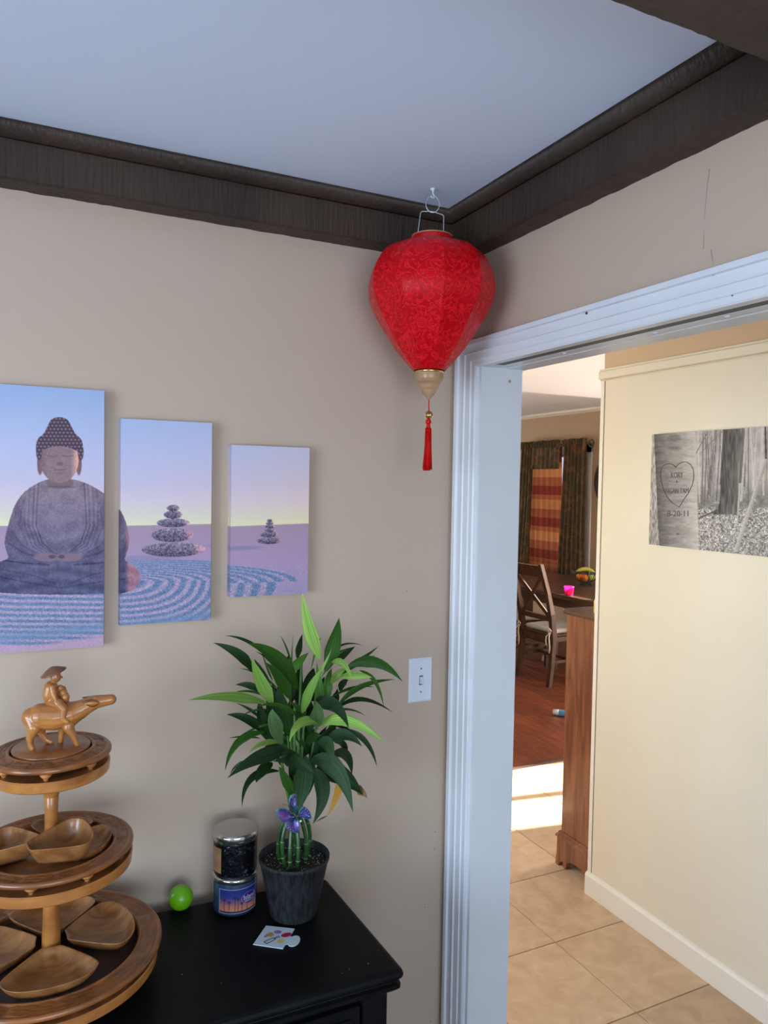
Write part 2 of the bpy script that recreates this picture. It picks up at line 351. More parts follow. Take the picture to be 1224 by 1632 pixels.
    def sphere(s, c, r, n=16, m=10):
        rr = r if isinstance(r, (tuple, list)) else (r, r, r)
        V = [(c[0], c[1], c[2]-rr[2])]; F = []
        for j in range(1, m):
            a = -PI/2+PI*j/m
            for i in range(n): V.append((c[0]+rr[0]*math.cos(a)*math.cos(2*PI*i/n), c[1]+rr[1]*math.cos(a)*math.sin(2*PI*i/n), c[2]+rr[2]*math.sin(a)))
        V.append((c[0], c[1], c[2]+rr[2])); t = len(V)-1
        for i in range(n): F.append((0, 1+(i+1) % n, 1+i))
        for j in range(m-2):
            for i in range(n): F.append((1+j*n+i, 1+j*n+(i+1) % n, 1+(j+1)*n+(i+1) % n, 1+(j+1)*n+i))
        for i in range(n): F.append((1+(m-2)*n+i, 1+(m-2)*n+(i+1) % n, t))
        return s.add(V, F, True)
    def bar(s, p, q, w, d, upv=(0, 0, 1)):
        p = Vector(p); q = Vector(q); t = (q-p).normalized(); u = Vector(upv); a = t.cross(u).normalized(); b = a.cross(t)
        V = [e+a*(i*w/2)+b*(j*d/2) for e in (p, q) for i, j in ((-1,-1),(1,-1),(1,1),(-1,1))]
        return s.add(V, [(0,3,2,1),(4,5,6,7),(0,1,5,4),(1,2,6,5),(2,3,7,6),(3,0,4,7)])
    def loft(s, rings, smooth=True, caps=True):
        n = len(rings[0]); V = [p for r_ in rings for p in r_]; F = []
        for i in range(len(rings)-1):
            for k in range(n): F.append((i*n+k, i*n+(k+1) % n, (i+1)*n+(k+1) % n, (i+1)*n+k))
        if caps: F.append(tuple(range(n))[::-1]); F.append(tuple((len(rings)-1)*n+k for k in range(n)))
        return s.add(V, F, smooth)
    def mesh(s, name, m, origin=(0, 0, 0)):
        me = bpy.data.meshes.new(name); ox, oy, oz = origin
        me.from_pydata([(x-ox, y-oy, z-oz) for x, y, z in s.v], [], s.f)
        me.polygons.foreach_set('use_smooth', s.sm); me.materials.append(MATS[m]); me.update(); return me
    def build(s, name, m, parent=None, origin=None):
        # vertices are world coordinates; children get them relative to their parent's world position
        pw = Vector((0, 0, 0)); q = parent
        while q is not None: pw += q.location; q = q.parent
        org = Vector(origin) if origin is not None else pw
        me = s.mesh(name, m, org)
        o = bpy.data.objects.new(name, me); COL.objects.link(o); o.location = org-pw
        if parent: o.parent = parent
        return o
def setp(o, label, cat, group=None):
    o['label'] = label; o['category'] = cat
    if group: o['group'] = group
    return o
def thing(name, loc, label, cat, group=None):
    o = bpy.data.objects.new(name, None); COL.objects.link(o); o.location = loc; o.empty_display_size = .05
    return setp(o, label, cat, group)
def struct(mb, name, m, parent=None, origin=None):
    o = mb.build(name, m, parent, origin)
    if parent is None: o['kind'] = 'structure'
    return o
def fixn(o):
    import bmesh
    bm = bmesh.new(); bm.from_mesh(o.data); bmesh.ops.recalc_face_normals(bm, faces=bm.faces); bm.to_mesh(o.data); bm.free(); return o
def bevel(o, w, seg=2):
    md = o.modifiers.new('bevel', 'BEVEL'); md.width = w; md.segments = seg; md.limit_method = 'ANGLE'; md.angle_limit = R(40)
    return o
def text_part(body, name, m, parent, size, place, ext=.0002, width=None):
    """lettering as thin real geometry; place(x, y, z) maps text coordinates to world"""
    cu = bpy.data.curves.new(name, 'FONT'); cu.body = body; cu.size = size; cu.extrude = ext; cu.align_x = 'CENTER'; cu.align_y = 'CENTER'
    cu.resolution_u = 3
    t = bpy.data.objects.new(name, cu); COL.objects.link(t)
    bpy.context.view_layer.update()
    me = bpy.data.meshes.new_from_object(t.evaluated_get(bpy.context.evaluated_depsgraph_get()))
    bpy.data.objects.remove(t); bpy.data.curves.remove(cu)
    xs = [v.co.x for v in me.vertices]; k = 1.
    if width and xs: k = width/max(1e-6, max(xs)-min(xs))
    pw = Vector((0, 0, 0)); q = parent
    while q is not None: pw += q.location; q = q.parent
    for v in me.vertices: v.co = Vector(place(v.co.x*k, v.co.y, v.co.z))-pw
    me.materials.clear(); me.materials.append(MATS[m]); me.name = name
    o = bpy.data.objects.new(name, me); COL.objects.link(o); o.parent = parent
    return o

# ================================================================= STRUCTURE: living room
ZC = 2.40          # living-room ceiling
DY = -.118         # door jamb face
DZ = 2.022         # door head
XH = 1.177         # hall wall plane
EY = .755          # its end
WT = .12
b = MB(); b.box((-3.1, 0, 0), (WT, WT, 2.66)); struct(b, 'wall_back', 'wall_paint')
b = MB(); b.box((0, DY+.012, 0), (WT, 0, 2.66)); b.box((0, -1.35, DZ+.05), (WT, DY+.012, 2.66)); b.box((0, -3.9, 0), (WT, -1.35, 2.66))
struct(b, 'wall_right', 'wall_paint')
b = MB()
b.box((-3.1, -3.9, 0), (-3.0, -2.6, 2.5)); b.box((-3.1, -.9, 0), (-3.0, 0, 2.5)); b.box((-3.1, -2.6, 0), (-3.0, -.9, .75)); b.box((-3.1, -2.6, 2.15), (-3.0, -.9, 2.5))
struct(b, 'wall_left', 'wall_paint')
b = MB()
b.box((-3.1, -3.9, 0), (-2.0, -3.8, 2.5)); b.box((-.2, -3.9, 0), (WT, -3.8, 2.5)); b.box((-2.0, -3.9, 0), (-.2, -3.8, .8)); b.box((-2.0, -3.9, 2.2), (-.2, -3.8, 2.5))
struct(b, 'wall_front', 'wall_paint')
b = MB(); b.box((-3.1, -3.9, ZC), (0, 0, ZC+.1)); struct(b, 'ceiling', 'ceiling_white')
b = MB(); b.box((-3.1, -3.9, -.1), (.0, 0, 0)); struct(b, 'floor', 'house_floor')
def window_frame(n, p0, p1, ax):
    w = MB()
    (x0, y0, z0), (x1, y1, z1) = p0, p1
    if ax == 'x':
        for a_, c_ in (((x0, y0, z0), (x1, y0+.05, z1)), ((x0, y1-.05, z0), (x1, y1, z1)), ((x0, y0, z0), (x1, y1, z0+.05)), ((x0, y0, z1-.05), (x1, y1, z1)), ((x0, (y0+y1)/2-.02, z0), (x1, (y0+y1)/2+.02, z1))): w.box(a_, c_)
    else:
        for a_, c_ in (((x0, y0, z0), (x0+.05, y1, z1)), ((x1-.05, y0, z0), (x1, y1, z1)), ((x0, y0, z0), (x1, y1, z0+.05)), ((x0, y0, z1-.05), (x1, y1, z1)), (((x0+x1)/2-.02, y0, z0), ((x0+x1)/2+.02, y1, z1))): w.box(a_, c_)
    return struct(w, 'window_%d' % n, 'white_gloss')
window_frame(1, (-3.08, -2.6, .75), (-3.03, -.9, 2.15), 'x')
window_frame(2, (-2.0, -3.88, .8), (-.2, -3.83, 2.2), 'y')

# beams ----------------------------------------------------------
rnd = random.Random(5)
def rough_beam(name, m, p0, p1, depth_dir, wface, z0, z1, thick, seed):
    """rough-sawn board along p0->p1 with an uneven lower edge"""
    p0 = Vector(p0); p1 = Vector(p1); t = (p1-p0); L_ = t.length; t.normalize(); d = Vector(depth_dir)
    n = int(L_/.012); rings = []
    for i in range(n+1):
        s_ = L_*i/n; e = mnoise.noise(Vector((s_*22, seed, 0)))*.0016+mnoise.noise(Vector((s_*70, seed, 3)))*.0012
        g = mnoise.noise(Vector((s_*9, seed, 7)))*.0012
        c = p0+t*s_
        rings.append([c+Vector((0, 0, z0+e)), c+d*(thick-.004+g)+Vector((0, 0, z0+e)), c+d*(thick+g)+Vector((0, 0, z0+.004+e)), c+d*(thick+g)+Vector((0, 0, z1)), c+Vector((0, 0, z1))])
    return b.loft(rings, smooth=False)
b = MB(); rough_beam('', '', (-3.0, 0, 0), (0, 0, 0), (0, -1, 0), 0, 2.297, ZC, .056, 1.)
o = fixn(struct(b, 'trim_1', 'beam_brown')); 
b = MB(); rough_beam('', '', (0, -.056, 0), (0, -1.02, 0), (-1, 0, 0), 0, 2.292, ZC, .056, 9.)
o = fixn(struct(b, 'trim_2', 'beam_brown'))
b = MB(); rough_beam('', '', (-3.0, -1.24, 0), (-.0, -1.24, 0), (0, 1, 0), 0, 2.294, ZC-.0005, .255, 20.)
fixn(struct(b, 'trim_3', 'beam_brown_x'))
def quarter(pts_dir, name):
    b = MB(); r = .027; rings = []
    for p, din in pts_dir:
        p = Vector(p); d = Vector(din); rg = [p+Vector((0, 0, 0))]
        for k in range(7):
            a = PI/2*k/6; rg.append(p+d*(r*math.cos(a))+Vector((0, 0, -r*math.sin(a))))
        rings.append(rg)
    b.loft(rings, smooth=True)
    return fixn(struct(b, name, 'beam_brown'))
quarter([((-3.0, -.0562, ZC-.0008), (0, -1, 0)), ((-.0562, -.0562, ZC-.0008), (-1, -1, 0)), ((-.0562, -.984, ZC-.0008), (-1, 0, 0))], 'trim_4')
b = MB(); b.tube([(-.0565-.02, -.50, ZC-.017), (-.0565-.0205, -.523, ZC-.0165)], .0016, 6)

# door opening ---------------------------------------------------
# casing profile: (distance outwards from the inner edge, thickness)
PR = [(0, 0), (0, .008), (.004, .011), (.018, .011), (.020, .014), (.040, .0145), (.042, .018), (.046, .018), (.048, .0135), (.068, .015), (.070, .021), (.083, .021), (.085, .018), (.085, 0)]
def casing(name, xin, xd):
    b = MB(); yi = DY+.011; zi = DZ; yo2 = -1.30
    def ring(kind):
        out = []
        for w, t in PR:
            x = xin+xd*t
            if kind == 'bl': out.append((x, yi+w, 0))
            if kind == 'tl': out.append((x, yi+w, zi+w*.77))
            if kind == 'tr': out.append((x, yo2-w, zi+w*.77))
            if kind == 'br': out.append((x, yo2-w, 0))
        return out
    b.loft([ring('bl'), ring('tl'), ring('tr'), ring('br')], smooth=False)
    return fixn(struct(b, name, 'white_gloss'))
casing('trim_5', 0, -1)
casing('trim_6', WT, 1)
b = MB()
b.box((-.001, DY, 0), (WT+.001, DY+.0118, DZ+.03)); b.box((-.001, -1.312, 0), (WT+.001, -1.30, DZ+.03))
j = struct(b, 'door_1', 'white_gloss')
b = MB(); b.box((0, -1.31, DZ), (.013, DY, DZ+.05)); b.box((.013, -.150, DZ), (.042, DY, DZ+.05)); b.box((.013, -1.31, DZ+.03), (.042, -.150, DZ+.05)); b.box((.042, -1.31, DZ+.001), (.072, DY, DZ+.05)); b.box((.072, -1.31, DZ+.004), (.075, DY, DZ+.05)); b.box((.075, -1.31, DZ), (WT, DY, DZ+.05))
h = struct(b, 'head_jamb', 'white_gloss', j)
b = MB(); b.box((.0135, -1.30, DZ+.0015), (.0415, -.151, DZ+.029)); struct(b, 'pocket_track', 'dark_slot', j)
b = MB()
for y_, z_ in ((-.62, 0), (-.36, 0), (-.78, 0)): b.sphere((.055, y_, DZ+.001), (.004, .006, .002), 8, 6)
struct(b, 'paint_drip', 'white_plastic', j)
b = MB(); b.lathe([(.0, 0), (.0035, 0), (.0035, .0012), (0, .0012)], n=10)
b.v = [(.082+v[0], DY-.0004-v[2], 1.991+v[1]) for v in b.v]; struct(b, 'nail_hole', 'turned_wood', j)
b = MB(); b.box((.093, -.93, DZ-.001), (.097, -.835, DZ+.012)); b.box((.113, -.93, DZ-.0015), (.117, -.865, DZ+.004)); struct(b, 'wood_splinter', 'table_wood', j)

# fine marks on the walls
def speck(px, py, ax, val, r_, m='ink_dark', name='nail_mark', par=None):
    p = on(px, py, ax, val); b = MB(); b.sphere(p, r_, 8, 6); return b.build(name, m, par)
wb = bpy.data.objects['wall_back']; wr = bpy.data.objects['wall_right']
for px, py in ((693.5, 1326), (692.5, 1353), (677, 1446), (686, 1627), (649, 942)): speck(px, py, 'y', -.0003, .0012, par=wb)
speck(935, 499, 'x', -.0155, .0028, par=bpy.data.objects['trim_5']); speck(1137, 438, 'x', -.0155, .0015, par=bpy.data.objects['trim_5']); speck(1167, 471, 'x', -.0135, .0013, par=bpy.data.objects['trim_5'])
# hairline crack in the plaster over the door
b = MB(); pts = [on(px, py, 'x', -.0002) for px, py in ((1131, 268), (1127, 300), (1123, 345), (1121, 398))]; b.tube(pts, .00035, 5); b.build('plaster_crack', 'track_metal', wr)
b = MB(); pts = [on(px, py, 'x', -.0002) for px, py in ((1133, 397), (1136, 415), (1137, 432))]; b.tube(pts, .00035, 5); b.build('plaster_crack', 'track_metal', wr)

# ================================================================= STRUCTURE: hall, kitchen, dining room
b = MB(); b.box((XH, -3.9, 0), (XH+.12, EY-.001, 2.66)); wh = struct(b, 'wall_hall', 'wall_tan')
b = MB(); b.box((XH-.008, -1.9, .0), (XH, EY-.019, 2.18)); struct(b, 'wall_panel', 'cream_wood', wh)
b = MB(); b.box((XH-.010, EY-.014, .0), (XH+.02, EY+.006, 2.18)); struct(b, 'corner_board', 'cream_trim', wh)
b = MB()
for z0, z1, d in ((2.172, 2.179, .012), (2.179, 2.212, .022), (2.212, 2.222, .017)): b.box((XH-d, -1.9, z0), (XH+.02, EY+.012, z1), .003)
struct(b, 'trim_7', 'cream_wood')
b = MB(); b.loft([[(XH-.022, y, 0), (XH-.022, y, .082), (XH-.017, y, .091), (XH-.010, y, .095), (XH-.0005, y, .095), (XH-.0005, y, 0)] for y in (-1.9, EY+.008)], smooth=False)
fixn(struct(b, 'baseboard_hall', 'cream_trim'))
b = MB(); b.box((XH+.12, EY-.12, 0), (5.0, EY, 2.66)); struct(b, 'wall_kitchen', 'wall_tan')
b = MB(); b.box((WT, -4.0, 0), (XH, -3.9, 2.5)); struct(b, 'wall_hall_end', 'wall_tan')
b = MB(); b.box((-1.1, WT, 0), (-1.0, .9, 2.8)); b.box((-1.1, 2.2, 0), (-1.0, 8.1, 2.8)); b.box((-1.1, .9, 0), (-1.0, 2.2, 1.05)); b.box((-1.1, .9, 2.05), (-1.0, 2.2, 2.8)); struct(b, 'wall_kitchen_left', 'wall_tan')
b = MB(); b.box((-1.1, 8.0, 0), (2.1, 8.1, 2.8)); b.box((3.7, 8.0, 0), (5.1, 8.1, 2.8)); b.box((2.1, 8.0, 0), (3.7, 8.1, .95)); b.box((2.1, 8.0, 2.05), (3.7, 8.1, 2.8)); struct(b, 'wall_dining_far', 'wall_tan')
window_frame(6, (-1.08, .9, 1.05), (-1.03, 2.2, 2.05), 'x'); window_frame(7, (2.1, 8.03, .95), (3.7, 8.08, 2.05), 'y')  # unseen windows added to go with the hall and dining fill lamps
# outer wall x = 5 with patio door, small window and curtained window
OP = [(.50, 1.54, 0, 2.05), (3.04, 3.47, 1.45, 2.14), (5.25, 6.40, .75, 2.14)]
b = MB(); X0, X1 = 5.0, 5.12; y = EY-1.5
for (a_, c_, z0, z1) in OP:
    b.box((X0, y, 0), (X1, a_, 2.8))
    if z0 > 0: b.box((X0, a_, 0), (X1, c_, z0))
    b.box((X0, a_, z1), (X1, c_, 2.8)); y = c_
b.box((X0, y, 0), (X1, 8.1, 2.8)); struct(b, 'wall_dining', 'wall_tan')
for i, (a_, c_, z0, z1) in enumerate(OP):
    w = MB(); t_ = .04 if i else .03
    w.box((X0+.03, a_, z0), (X0+.08, a_+t_, z1)); w.box((X0+.03, c_-t_, z0), (X0+.08, c_, z1)); w.box((X0+.03, a_, z0), (X0+.08, c_, z0+t_)); w.box((X0+.03, a_, z1-t_), (X0+.08, c_, z1))
    if i == 0: w.box((X0+.03, (a_+c_)/2+.045, z0), (X0+.08, (a_+c_)/2+.105, z1))
    if i == 2: w.box((X0+.03, a_, 1.45), (X0+.08, c_, 1.49))
    o = struct(w, 'door_2' if i == 0 else 'window_%d' % (i+2), 'white_gloss')
w = MB()
for (y0, y1, z0, z1) in ((5.135, 5.25, .65, 2.24), (6.40, 6.50, .65, 2.24), (5.135, 6.50, 2.14, 2.24), (5.13, 6.51, .65, .75)): w.box((4.982, y0, z0), (5.0, y1, z1), .004)
struct(w, 'trim_8', 'white_gloss')
# ceilings
b = MB(); b.box((WT, -3.9, 2.45), (XH, WT, 2.55)); b.box((-1.1, WT, 2.45), (5.0, 3.03, 2.66)); b.box((XH+.12, EY-.1, 2.45), (5.0, 1., 2.66)); struct(b, 'ceiling.001', 'ceiling_kitchen')
b = MB(); b.box((-1.1, 2.9, 2.66), (5.1, 8.1, 2.76)); struct(b, 'ceiling.002', 'ceiling_kitchen')
b = MB(); b.loft([[(5.0, y, 2.66), (4.965, y, 2.66), (4.972, y, 2.640), (4.99, y, 2.622), (5.0, y, 2.612)] for y in (1.5, 8.0)], smooth=False); fixn(struct(b, 'trim_9', 'cream_trim'))
# floor tiles
TH = .012
b = MB(); b.box((0.0, -3.9, -.1), (XH, WT, -.0045)); b.box((-1.1, WT, -.1), (5.0, 2.035, -.0045)); b.box((XH, EY-.1, -.1), (5., WT+.01, -.0045)); fl = struct(b, 'floor.001', 'grout')
TS, GX, GY, GAP = .4185, .818, .536, .0034
tm = MB(); tm.box((GAP/2, GAP/2, -.010), (TS-GAP/2, TS-GAP/2, 0), .0012); tile_me = tm.mesh('tile', 'tile')
import bmesh
_b = bmesh.new(); _b.from_mesh(tile_me); bmesh.ops.recalc_face_normals(_b, faces=_b.faces); _b.to_mesh(tile_me); _b.free()
for i in range(-5, 10):
    for jy in range(-5, 4):
        x = GX+i*TS; y = GY+jy*TS
        inhall = (x > -.05 and x+TS < XH+.1 and y+TS < .62)
        inkit = (y > .5 and x+TS < 5.02 and y < 2.0 and x > -1.1)
        jam = y > -.2 and x > -1.1 and y < .6 and y+TS > .13 and x+TS < XH+.1 and x > -.45
        if not (inhall or inkit or jam): continue
        if x > XH+.05 and y < EY-.35: continue
        o = bpy.data.objects.new('tile', tile_me); COL.objects.link(o); o.parent = fl; o.location = (x, y, 0)
        if y+TS > 2.03:     # cut the last row at the threshold
            o.scale = (1, (2.028-y)/TS, 1)
            if o.scale[1] < .05: bpy.data.objects.remove(o)
# wooden floor
b = MB(); b.box((-1.1, 2.035, -.1), (5.0, 8.0, -.0035)); fw_ = struct(b, 'floor.002', 'plank_base')
PW, PL = .095, 1.15
pm = MB(); pm.box((.0010, .0012, -.0035), (PW-.0010, PL-.0012, 0), .0010); plank_me = pm.mesh('plank', 'plank')
_b = bmesh.new(); _b.from_mesh(plank_me); bmesh.ops.recalc_face_normals(_b, faces=_b.faces); _b.to_mesh(plank_me); _b.free()
rnd = random.Random(3); cnt = 0
for i in range(0, 38):
    x = 1.35+i*PW; y = 2.06-rnd.random()*.0; first = rnd.uniform(.3, 1.)
    yy = y; k = 0
    while yy < min(2.9+i*.11, 5.6) and cnt < 290:
        ln = PL*(first if k == 0 else 1)
        o = bpy.data.objects.new('plank', plank_me); COL.objects.link(o); o.parent = fw_; o.location = (x, yy, 0); o.scale = (1, ln/PL, 1)
        yy += ln; k += 1; cnt += 1
b = MB(); b.loft([[(x, 2.025, -.01), (x, 2.03, .004), (x, 2.042, .009), (x, 2.060, .009), (x, 2.075, .001), (x, 2.075, -.01)] for x in (-1.0, 5.0)], smooth=False); fixn(struct(b, 'trim_10', 'threshold'))

# ================================================================= PRINTS
def homog(src, dst):
    A = []
    for (x, y), (u, v) in zip(src, dst):
        A.append([x, y, 1, 0, 0, 0, -u*x, -u*y, -u]); A.append([0, 0, 0, x, y, 1, -v*x, -v*y, -v])
    h = np.linalg.svd(np.array(A, float))[2][-1]; return h.reshape(3, 3)
def lin(c):
    c = np.clip(c/255., 0, 1); return np.where(c <= .04045, c/12.92, ((c+.055)/1.055)**2.4)
def vnoise(x, y, s, seed=0):
    r = np.random.RandomState(seed); g = r.rand(256, 256)
    x = x/s+1000; y = y/s+1000; xi = np.floor(x).astype(int); yi = np.floor(y).astype(int); fx = x-xi; fy = y-yi
    fx = fx*fx*(3-2*fx); fy = fy*fy*(3-2*fy); g_ = lambda a, b_: g[a % 256, b_ % 256]
    return (g_(xi, yi)*(1-fx)+g_(xi+1, yi)*fx)*(1-fy)+(g_(xi, yi+1)*(1-fx)+g_(xi+1, yi+1)*fx)*fy
def over(c, mask, col): return c*(1-mask[..., None])+np.array(col, float)*mask[..., None] if np.ndim(col) == 1 else c*(1-mask[..., None])+col*mask[..., None]
def ell(x, y, cx, cy, rx, ry, soft=1.):
    d = (1-np.sqrt(((x-cx)/rx)**2+((y-cy)/ry)**2))*min(rx, ry); return np.clip(d/soft+.5, 0, 1)
def poly_mask(x, y, P):
    ins = np.zeros(x.shape, bool); n = len(P)
    for i in range(n):
        x0, y0 = P[i]; x1, y1 = P[(i+1) % n]
        if y0 == y1: continue
        c = ((y0 > y) != (y1 > y)) & (x < (x1-x0)*(y-y0)/(y1-y0)+x0); ins ^= c
    return ins.astype(float)
def smooth_poly(P, k=3):
    for _ in range(k):
        Q = []
        for i in range(len(P)):
            a = np.array(P[i], float); b_ = np.array(P[(i+1) % len(P)], float); Q += [tuple(a*.75+b_*.25), tuple(a*.25+b_*.75)]
        P = Q
    return P
def segd(x, y, p, q):
    px, py = q[0]-p[0], q[1]-p[1]; L2 = px*px+py*py+1e-9
    t = np.clip(((x-p[0])*px+(y-p[1])*py)/L2, 0, 1); return np.hypot(x-p[0]-t*px, y-p[1]-t*py), t
def pline(x, y, pts):
    d = np.full(x.shape, 1e9)
    for a, b_ in zip(pts[:-1], pts[1:]): d = np.minimum(d, segd(x, y, a, b_)[0])
    return d
def zen(x, y):
    st = [(600, (140, 172, 226)), (660, (158, 184, 230)), (720, (176, 190, 232)), (770, (190, 192, 226)), (800, (203, 200, 220)), (822, (206, 212, 208)), (838, (214, 222, 196))]
    c = np.stack([np.interp(y, [s[0] for s in st], [s[1][k] for s in st]) for k in range(3)], -1)
    c[..., 0] += np.clip((x-250)/300, 0, 1)*10; c[..., 2] -= np.clip((x-300)/200, 0, 1)*14
    hy = 838-(x-250)*.012
    g = np.stack([np.interp(y, [838, 900, 960, 1000, 1045], v) for v in ((158, 160, 150, 165, 178), (142, 145, 148, 150, 150), (172, 188, 190, 192, 186))], -1)
    c = over(c, np.clip(y-hy+.5, 0, 1), g)
    sp = vnoise(x, y, 1.3, 3)-.5
    # raked rings
    cx, cy = 205., 926.
    upr = np.sqrt((x-cx)**2+((y-cy)/.128)**2)
    lor = np.sqrt(((x-cx+60)*np.clip(.42+(x-200)/260, .30, 1.0))**2+((y-cy)/.36)**2)
    rr = np.where(y < cy, upr, lor); lim = np.where(y < cy, 272, 300)
    ins = np.clip((lim-rr)/6, 0, 1)*(y > 893)*np.clip((x-150)/10+(y > 930)*90, 0, 1)
    ph = rr/24.5+.15*vnoise(x, y, 30, 5); w = .5+.5*np.sin(2*PI*ph)
    blue = np.array((98., 124, 168)); pale = np.array((158., 150, 186))
    s_ = np.clip((w-.25)*1.7, 0, 1)
    rc = blue*(1-s_[..., None])+pale*s_[..., None]
    up_shift = np.clip((cy-y)/20, 0, 1)*.35; rc = rc*(1-up_shift[..., None])+np.array((100., 138, 186))*up_shift[..., None]
    rc += (sp*34)[..., None]
    c = over(c, ins, rc)
    band = np.clip(1-np.abs(y-(1012-(x-80)*.12))/12, 0, 1)*.8; c = over(c, band, (104, 136, 178))
    low = np.clip((y-(1026-(x-80)*.14))/5, 0, 1); c = over(c, low, (172, 152, 184)); c += (sp*20*(y > 900))[..., None]
    # sunlit strip of ground in front of the stones
    # cairns
    def stones(c, L_, seed):
        for (sx, sy, rx, ry) in L_:
            m = ell(x, y, sx, sy, rx, ry, .8); n = vnoise(x, y, 1.6, seed)
            t = np.clip((y-sy)/ry, -1, 1); h_ = np.clip((x-sx)/rx, -1, 1)
            col = np.array((104., 100, 128))+(n-.5)[..., None]*95-t[..., None]*30+np.clip(h_-.55, 0, 1)[..., None]*np.array((230., 130, 110))
            c = over(c, m, col)
        return c
    sh = ell(x, y, 375, 871, 40, 3.2, 2)*.5; c = over(c, sh, (110, 116, 160))
    sh = ell(x, y, 225, 890, 60, 4, 2)*.45*(x > 185); c = over(c, sh, (120, 120, 165))
    c = stones(c, [(277, 877, 52, 11.5), (275, 854, 34, 11), (277, 834.5, 27, 7), (277, 821.5, 15.5, 6.5), (277, 811, 10.5, 5)], 7)
    c = stones(c, [(429, 860.5, 20.5, 5.5), (429, 851, 15, 4.6), (430, 844, 9, 3.2), (430, 838.5, 8, 2.8), (430, 833.3, 6.6, 2.6), (430, 829, 4.6, 2.3)], 9)
    # seated statue
    body = smooth_poly([(72, 766), (45, 780), (26, 800), (14, 835), (6, 868), (12, 886), (14, 894), (-14, 902), (-32, 918), (-34, 935), (-20, 946), (30, 950), (95, 951), (160, 949), (205, 944), (221, 930), (222, 912), (208, 899), (195, 893), (199, 884), (205, 865), (201, 835), (186, 806), (160, 784), (135, 771), (118, 766), (95, 762)], 2)
    m = poly_mask(x, y, body); n = vnoise(x, y, 1.5, 11)-.5; n2 = vnoise(x, y, 9, 12)-.5
    t = np.clip((y-770)/180, 0, 1)[..., None]
    col = np.array((122., 110, 132))*(1-t)+np.array((72., 76, 118))*t
    # hanging folds
    du = np.sqrt(((x-97)/1.0)**2+((y-790)/1.15)**2); fo = np.sin(du/4.2)*np.clip((du-45)/25, 0, 1)*np.clip((905-y)/20, 0, 1)
    fl_ = np.sin((y-.22*np.abs(x-95))/3.1+np.abs(x-95)*.02)*np.clip((y-893)/8, 0, 1)
    ff = np.sin((x-95)/3.4)*np.clip((800-y)/18, 0, 1)*np.clip((np.abs(x-95)-26)/6, 0, 1)
    col = col+(fo*9+fl_*9+ff*7)[..., None]+(n*26+n2*20)[..., None]
    col = col-np.clip((np.abs(x-97)-62)/30, 0, 1)[..., None]*14
    for off_, dk in ((0, 26), (6, 18), (13, 14), (20, 10)):
        for sg in (1, -1):
            d = pline(x, y, [(97+sg*(36+off_), 772), (97+sg*(38+off_), 805), (97+sg*(40+off_*.9), 840), (97+sg*(30+off_*.8), 868+off_*.3), (97+sg*12, 884+off_*.4), (97, 887+off_*.4)])
            col = col-(np.clip(1.5-d, 0, 1)*dk)[..., None]+(np.clip(1-np.abs(d-2.6), 0, 1)*8)[..., None]
    for sg in (1, -1):
        for P_, dk in (([(97+sg*84, 868), (97+sg*60, 884), (97+sg*30, 892)], 22), ([(97+sg*78, 850), (97+sg*62, 872), (97+sg*40, 884)], 16), ([(97+sg*60, 800), (97+sg*66, 840), (97+sg*54, 870)], 16), ([(97+sg*92, 896), (97+sg*60, 900), (97+sg*20, 903)], 30), ([(97+sg*110, 920), (97+sg*60, 930), (97, 940)], 16), ([(97+sg*100, 910), (97+sg*50, 918), (97+sg*10, 934)], 14)):
            col = col-(np.clip(1.8-pline(x, y, P_), 0, 1)*dk)[..., None]
    arm = ell(x, y, 97, 815, 50, 58, 20); col = col+(arm*12)[..., None]
    rim = np.clip((x-196)/8, 0, 1)*np.clip((y-800)/30, 0, 1)
    col = col+rim[..., None]*np.array((85., 45, 30))
    c = over(c, m, col)
    c = over(c, ell(x, y, 74, 891, 22, 7, 2)*.85, (126, 108, 132)); c = over(c, ell(x, y, 108, 891, 22, 7, 2)*.85, (128, 108, 130))
    c = over(c, ell(x, y, 82, 890, 5.5, 3, 1)*.8, (62, 60, 88)); c = over(c, ell(x, y, 97, 890, 5.5, 3, 1)*.8, (62, 60, 88)); c = over(c, np.clip(1-np.abs(x-89), 0, 1)*np.clip(1-np.abs(y-889)/8, 0, 1), (70, 62, 86))
    # head, face, curls
    c = over(c, ell(x, y, 95, 772, 22, 9, 1.5), (116, 98, 112)); c = over(c, ell(x, y, 95, 778, 26, 2, 1)*.6, (84, 76, 98))
    for ex in (63.5, 125): c = over(c, ell(x, y, ex, 741, 4.5, 18, 1), (112, 92, 108))
    fc = np.array((134., 116, 128))+(n*22)[..., None]+np.clip((x-112)/12, 0, 1)[..., None]*np.array((95., 62, 34))-np.clip((76-x)/14, 0, 1)[..., None]*22
    c = over(c, np.maximum(ell(x, y, 94, 735, 30.5, 37, 1)*(y > 706), 0), fc)
    for ex in (82, 108):
        c = over(c, np.clip(1.2-np.abs(y-(729+((x-ex)/9)**2*-1.6)), 0, 1)*(np.abs(x-ex) < 9)*.6, (82, 70, 86)); c = over(c, np.clip(1.1-np.abs(y-(722-3+((x-ex)/9)**2*2.6)), 0, 1)*(np.abs(x-ex) < 10)*.35, (92, 80, 94))
    c = over(c, ell(x, y, 95, 741, 5.5, 3.2, 1.2)*.6, (104, 86, 98)); c = over(c, np.clip(1-np.abs(x-91)/1.5, 0, 1)*np.clip(1-np.abs(y-731)/9, 0, 1)*.4, (98, 82, 96))
    c = over(c, np.clip(1.3-np.abs(y-751-.01*(x-95)**2*-1), 0, 1)*(np.abs(x-95) < 9)*.65, (88, 70, 84)); c = over(c, ell(x, y, 95, 756, 8, 2, 1)*.3, (88, 74, 88))
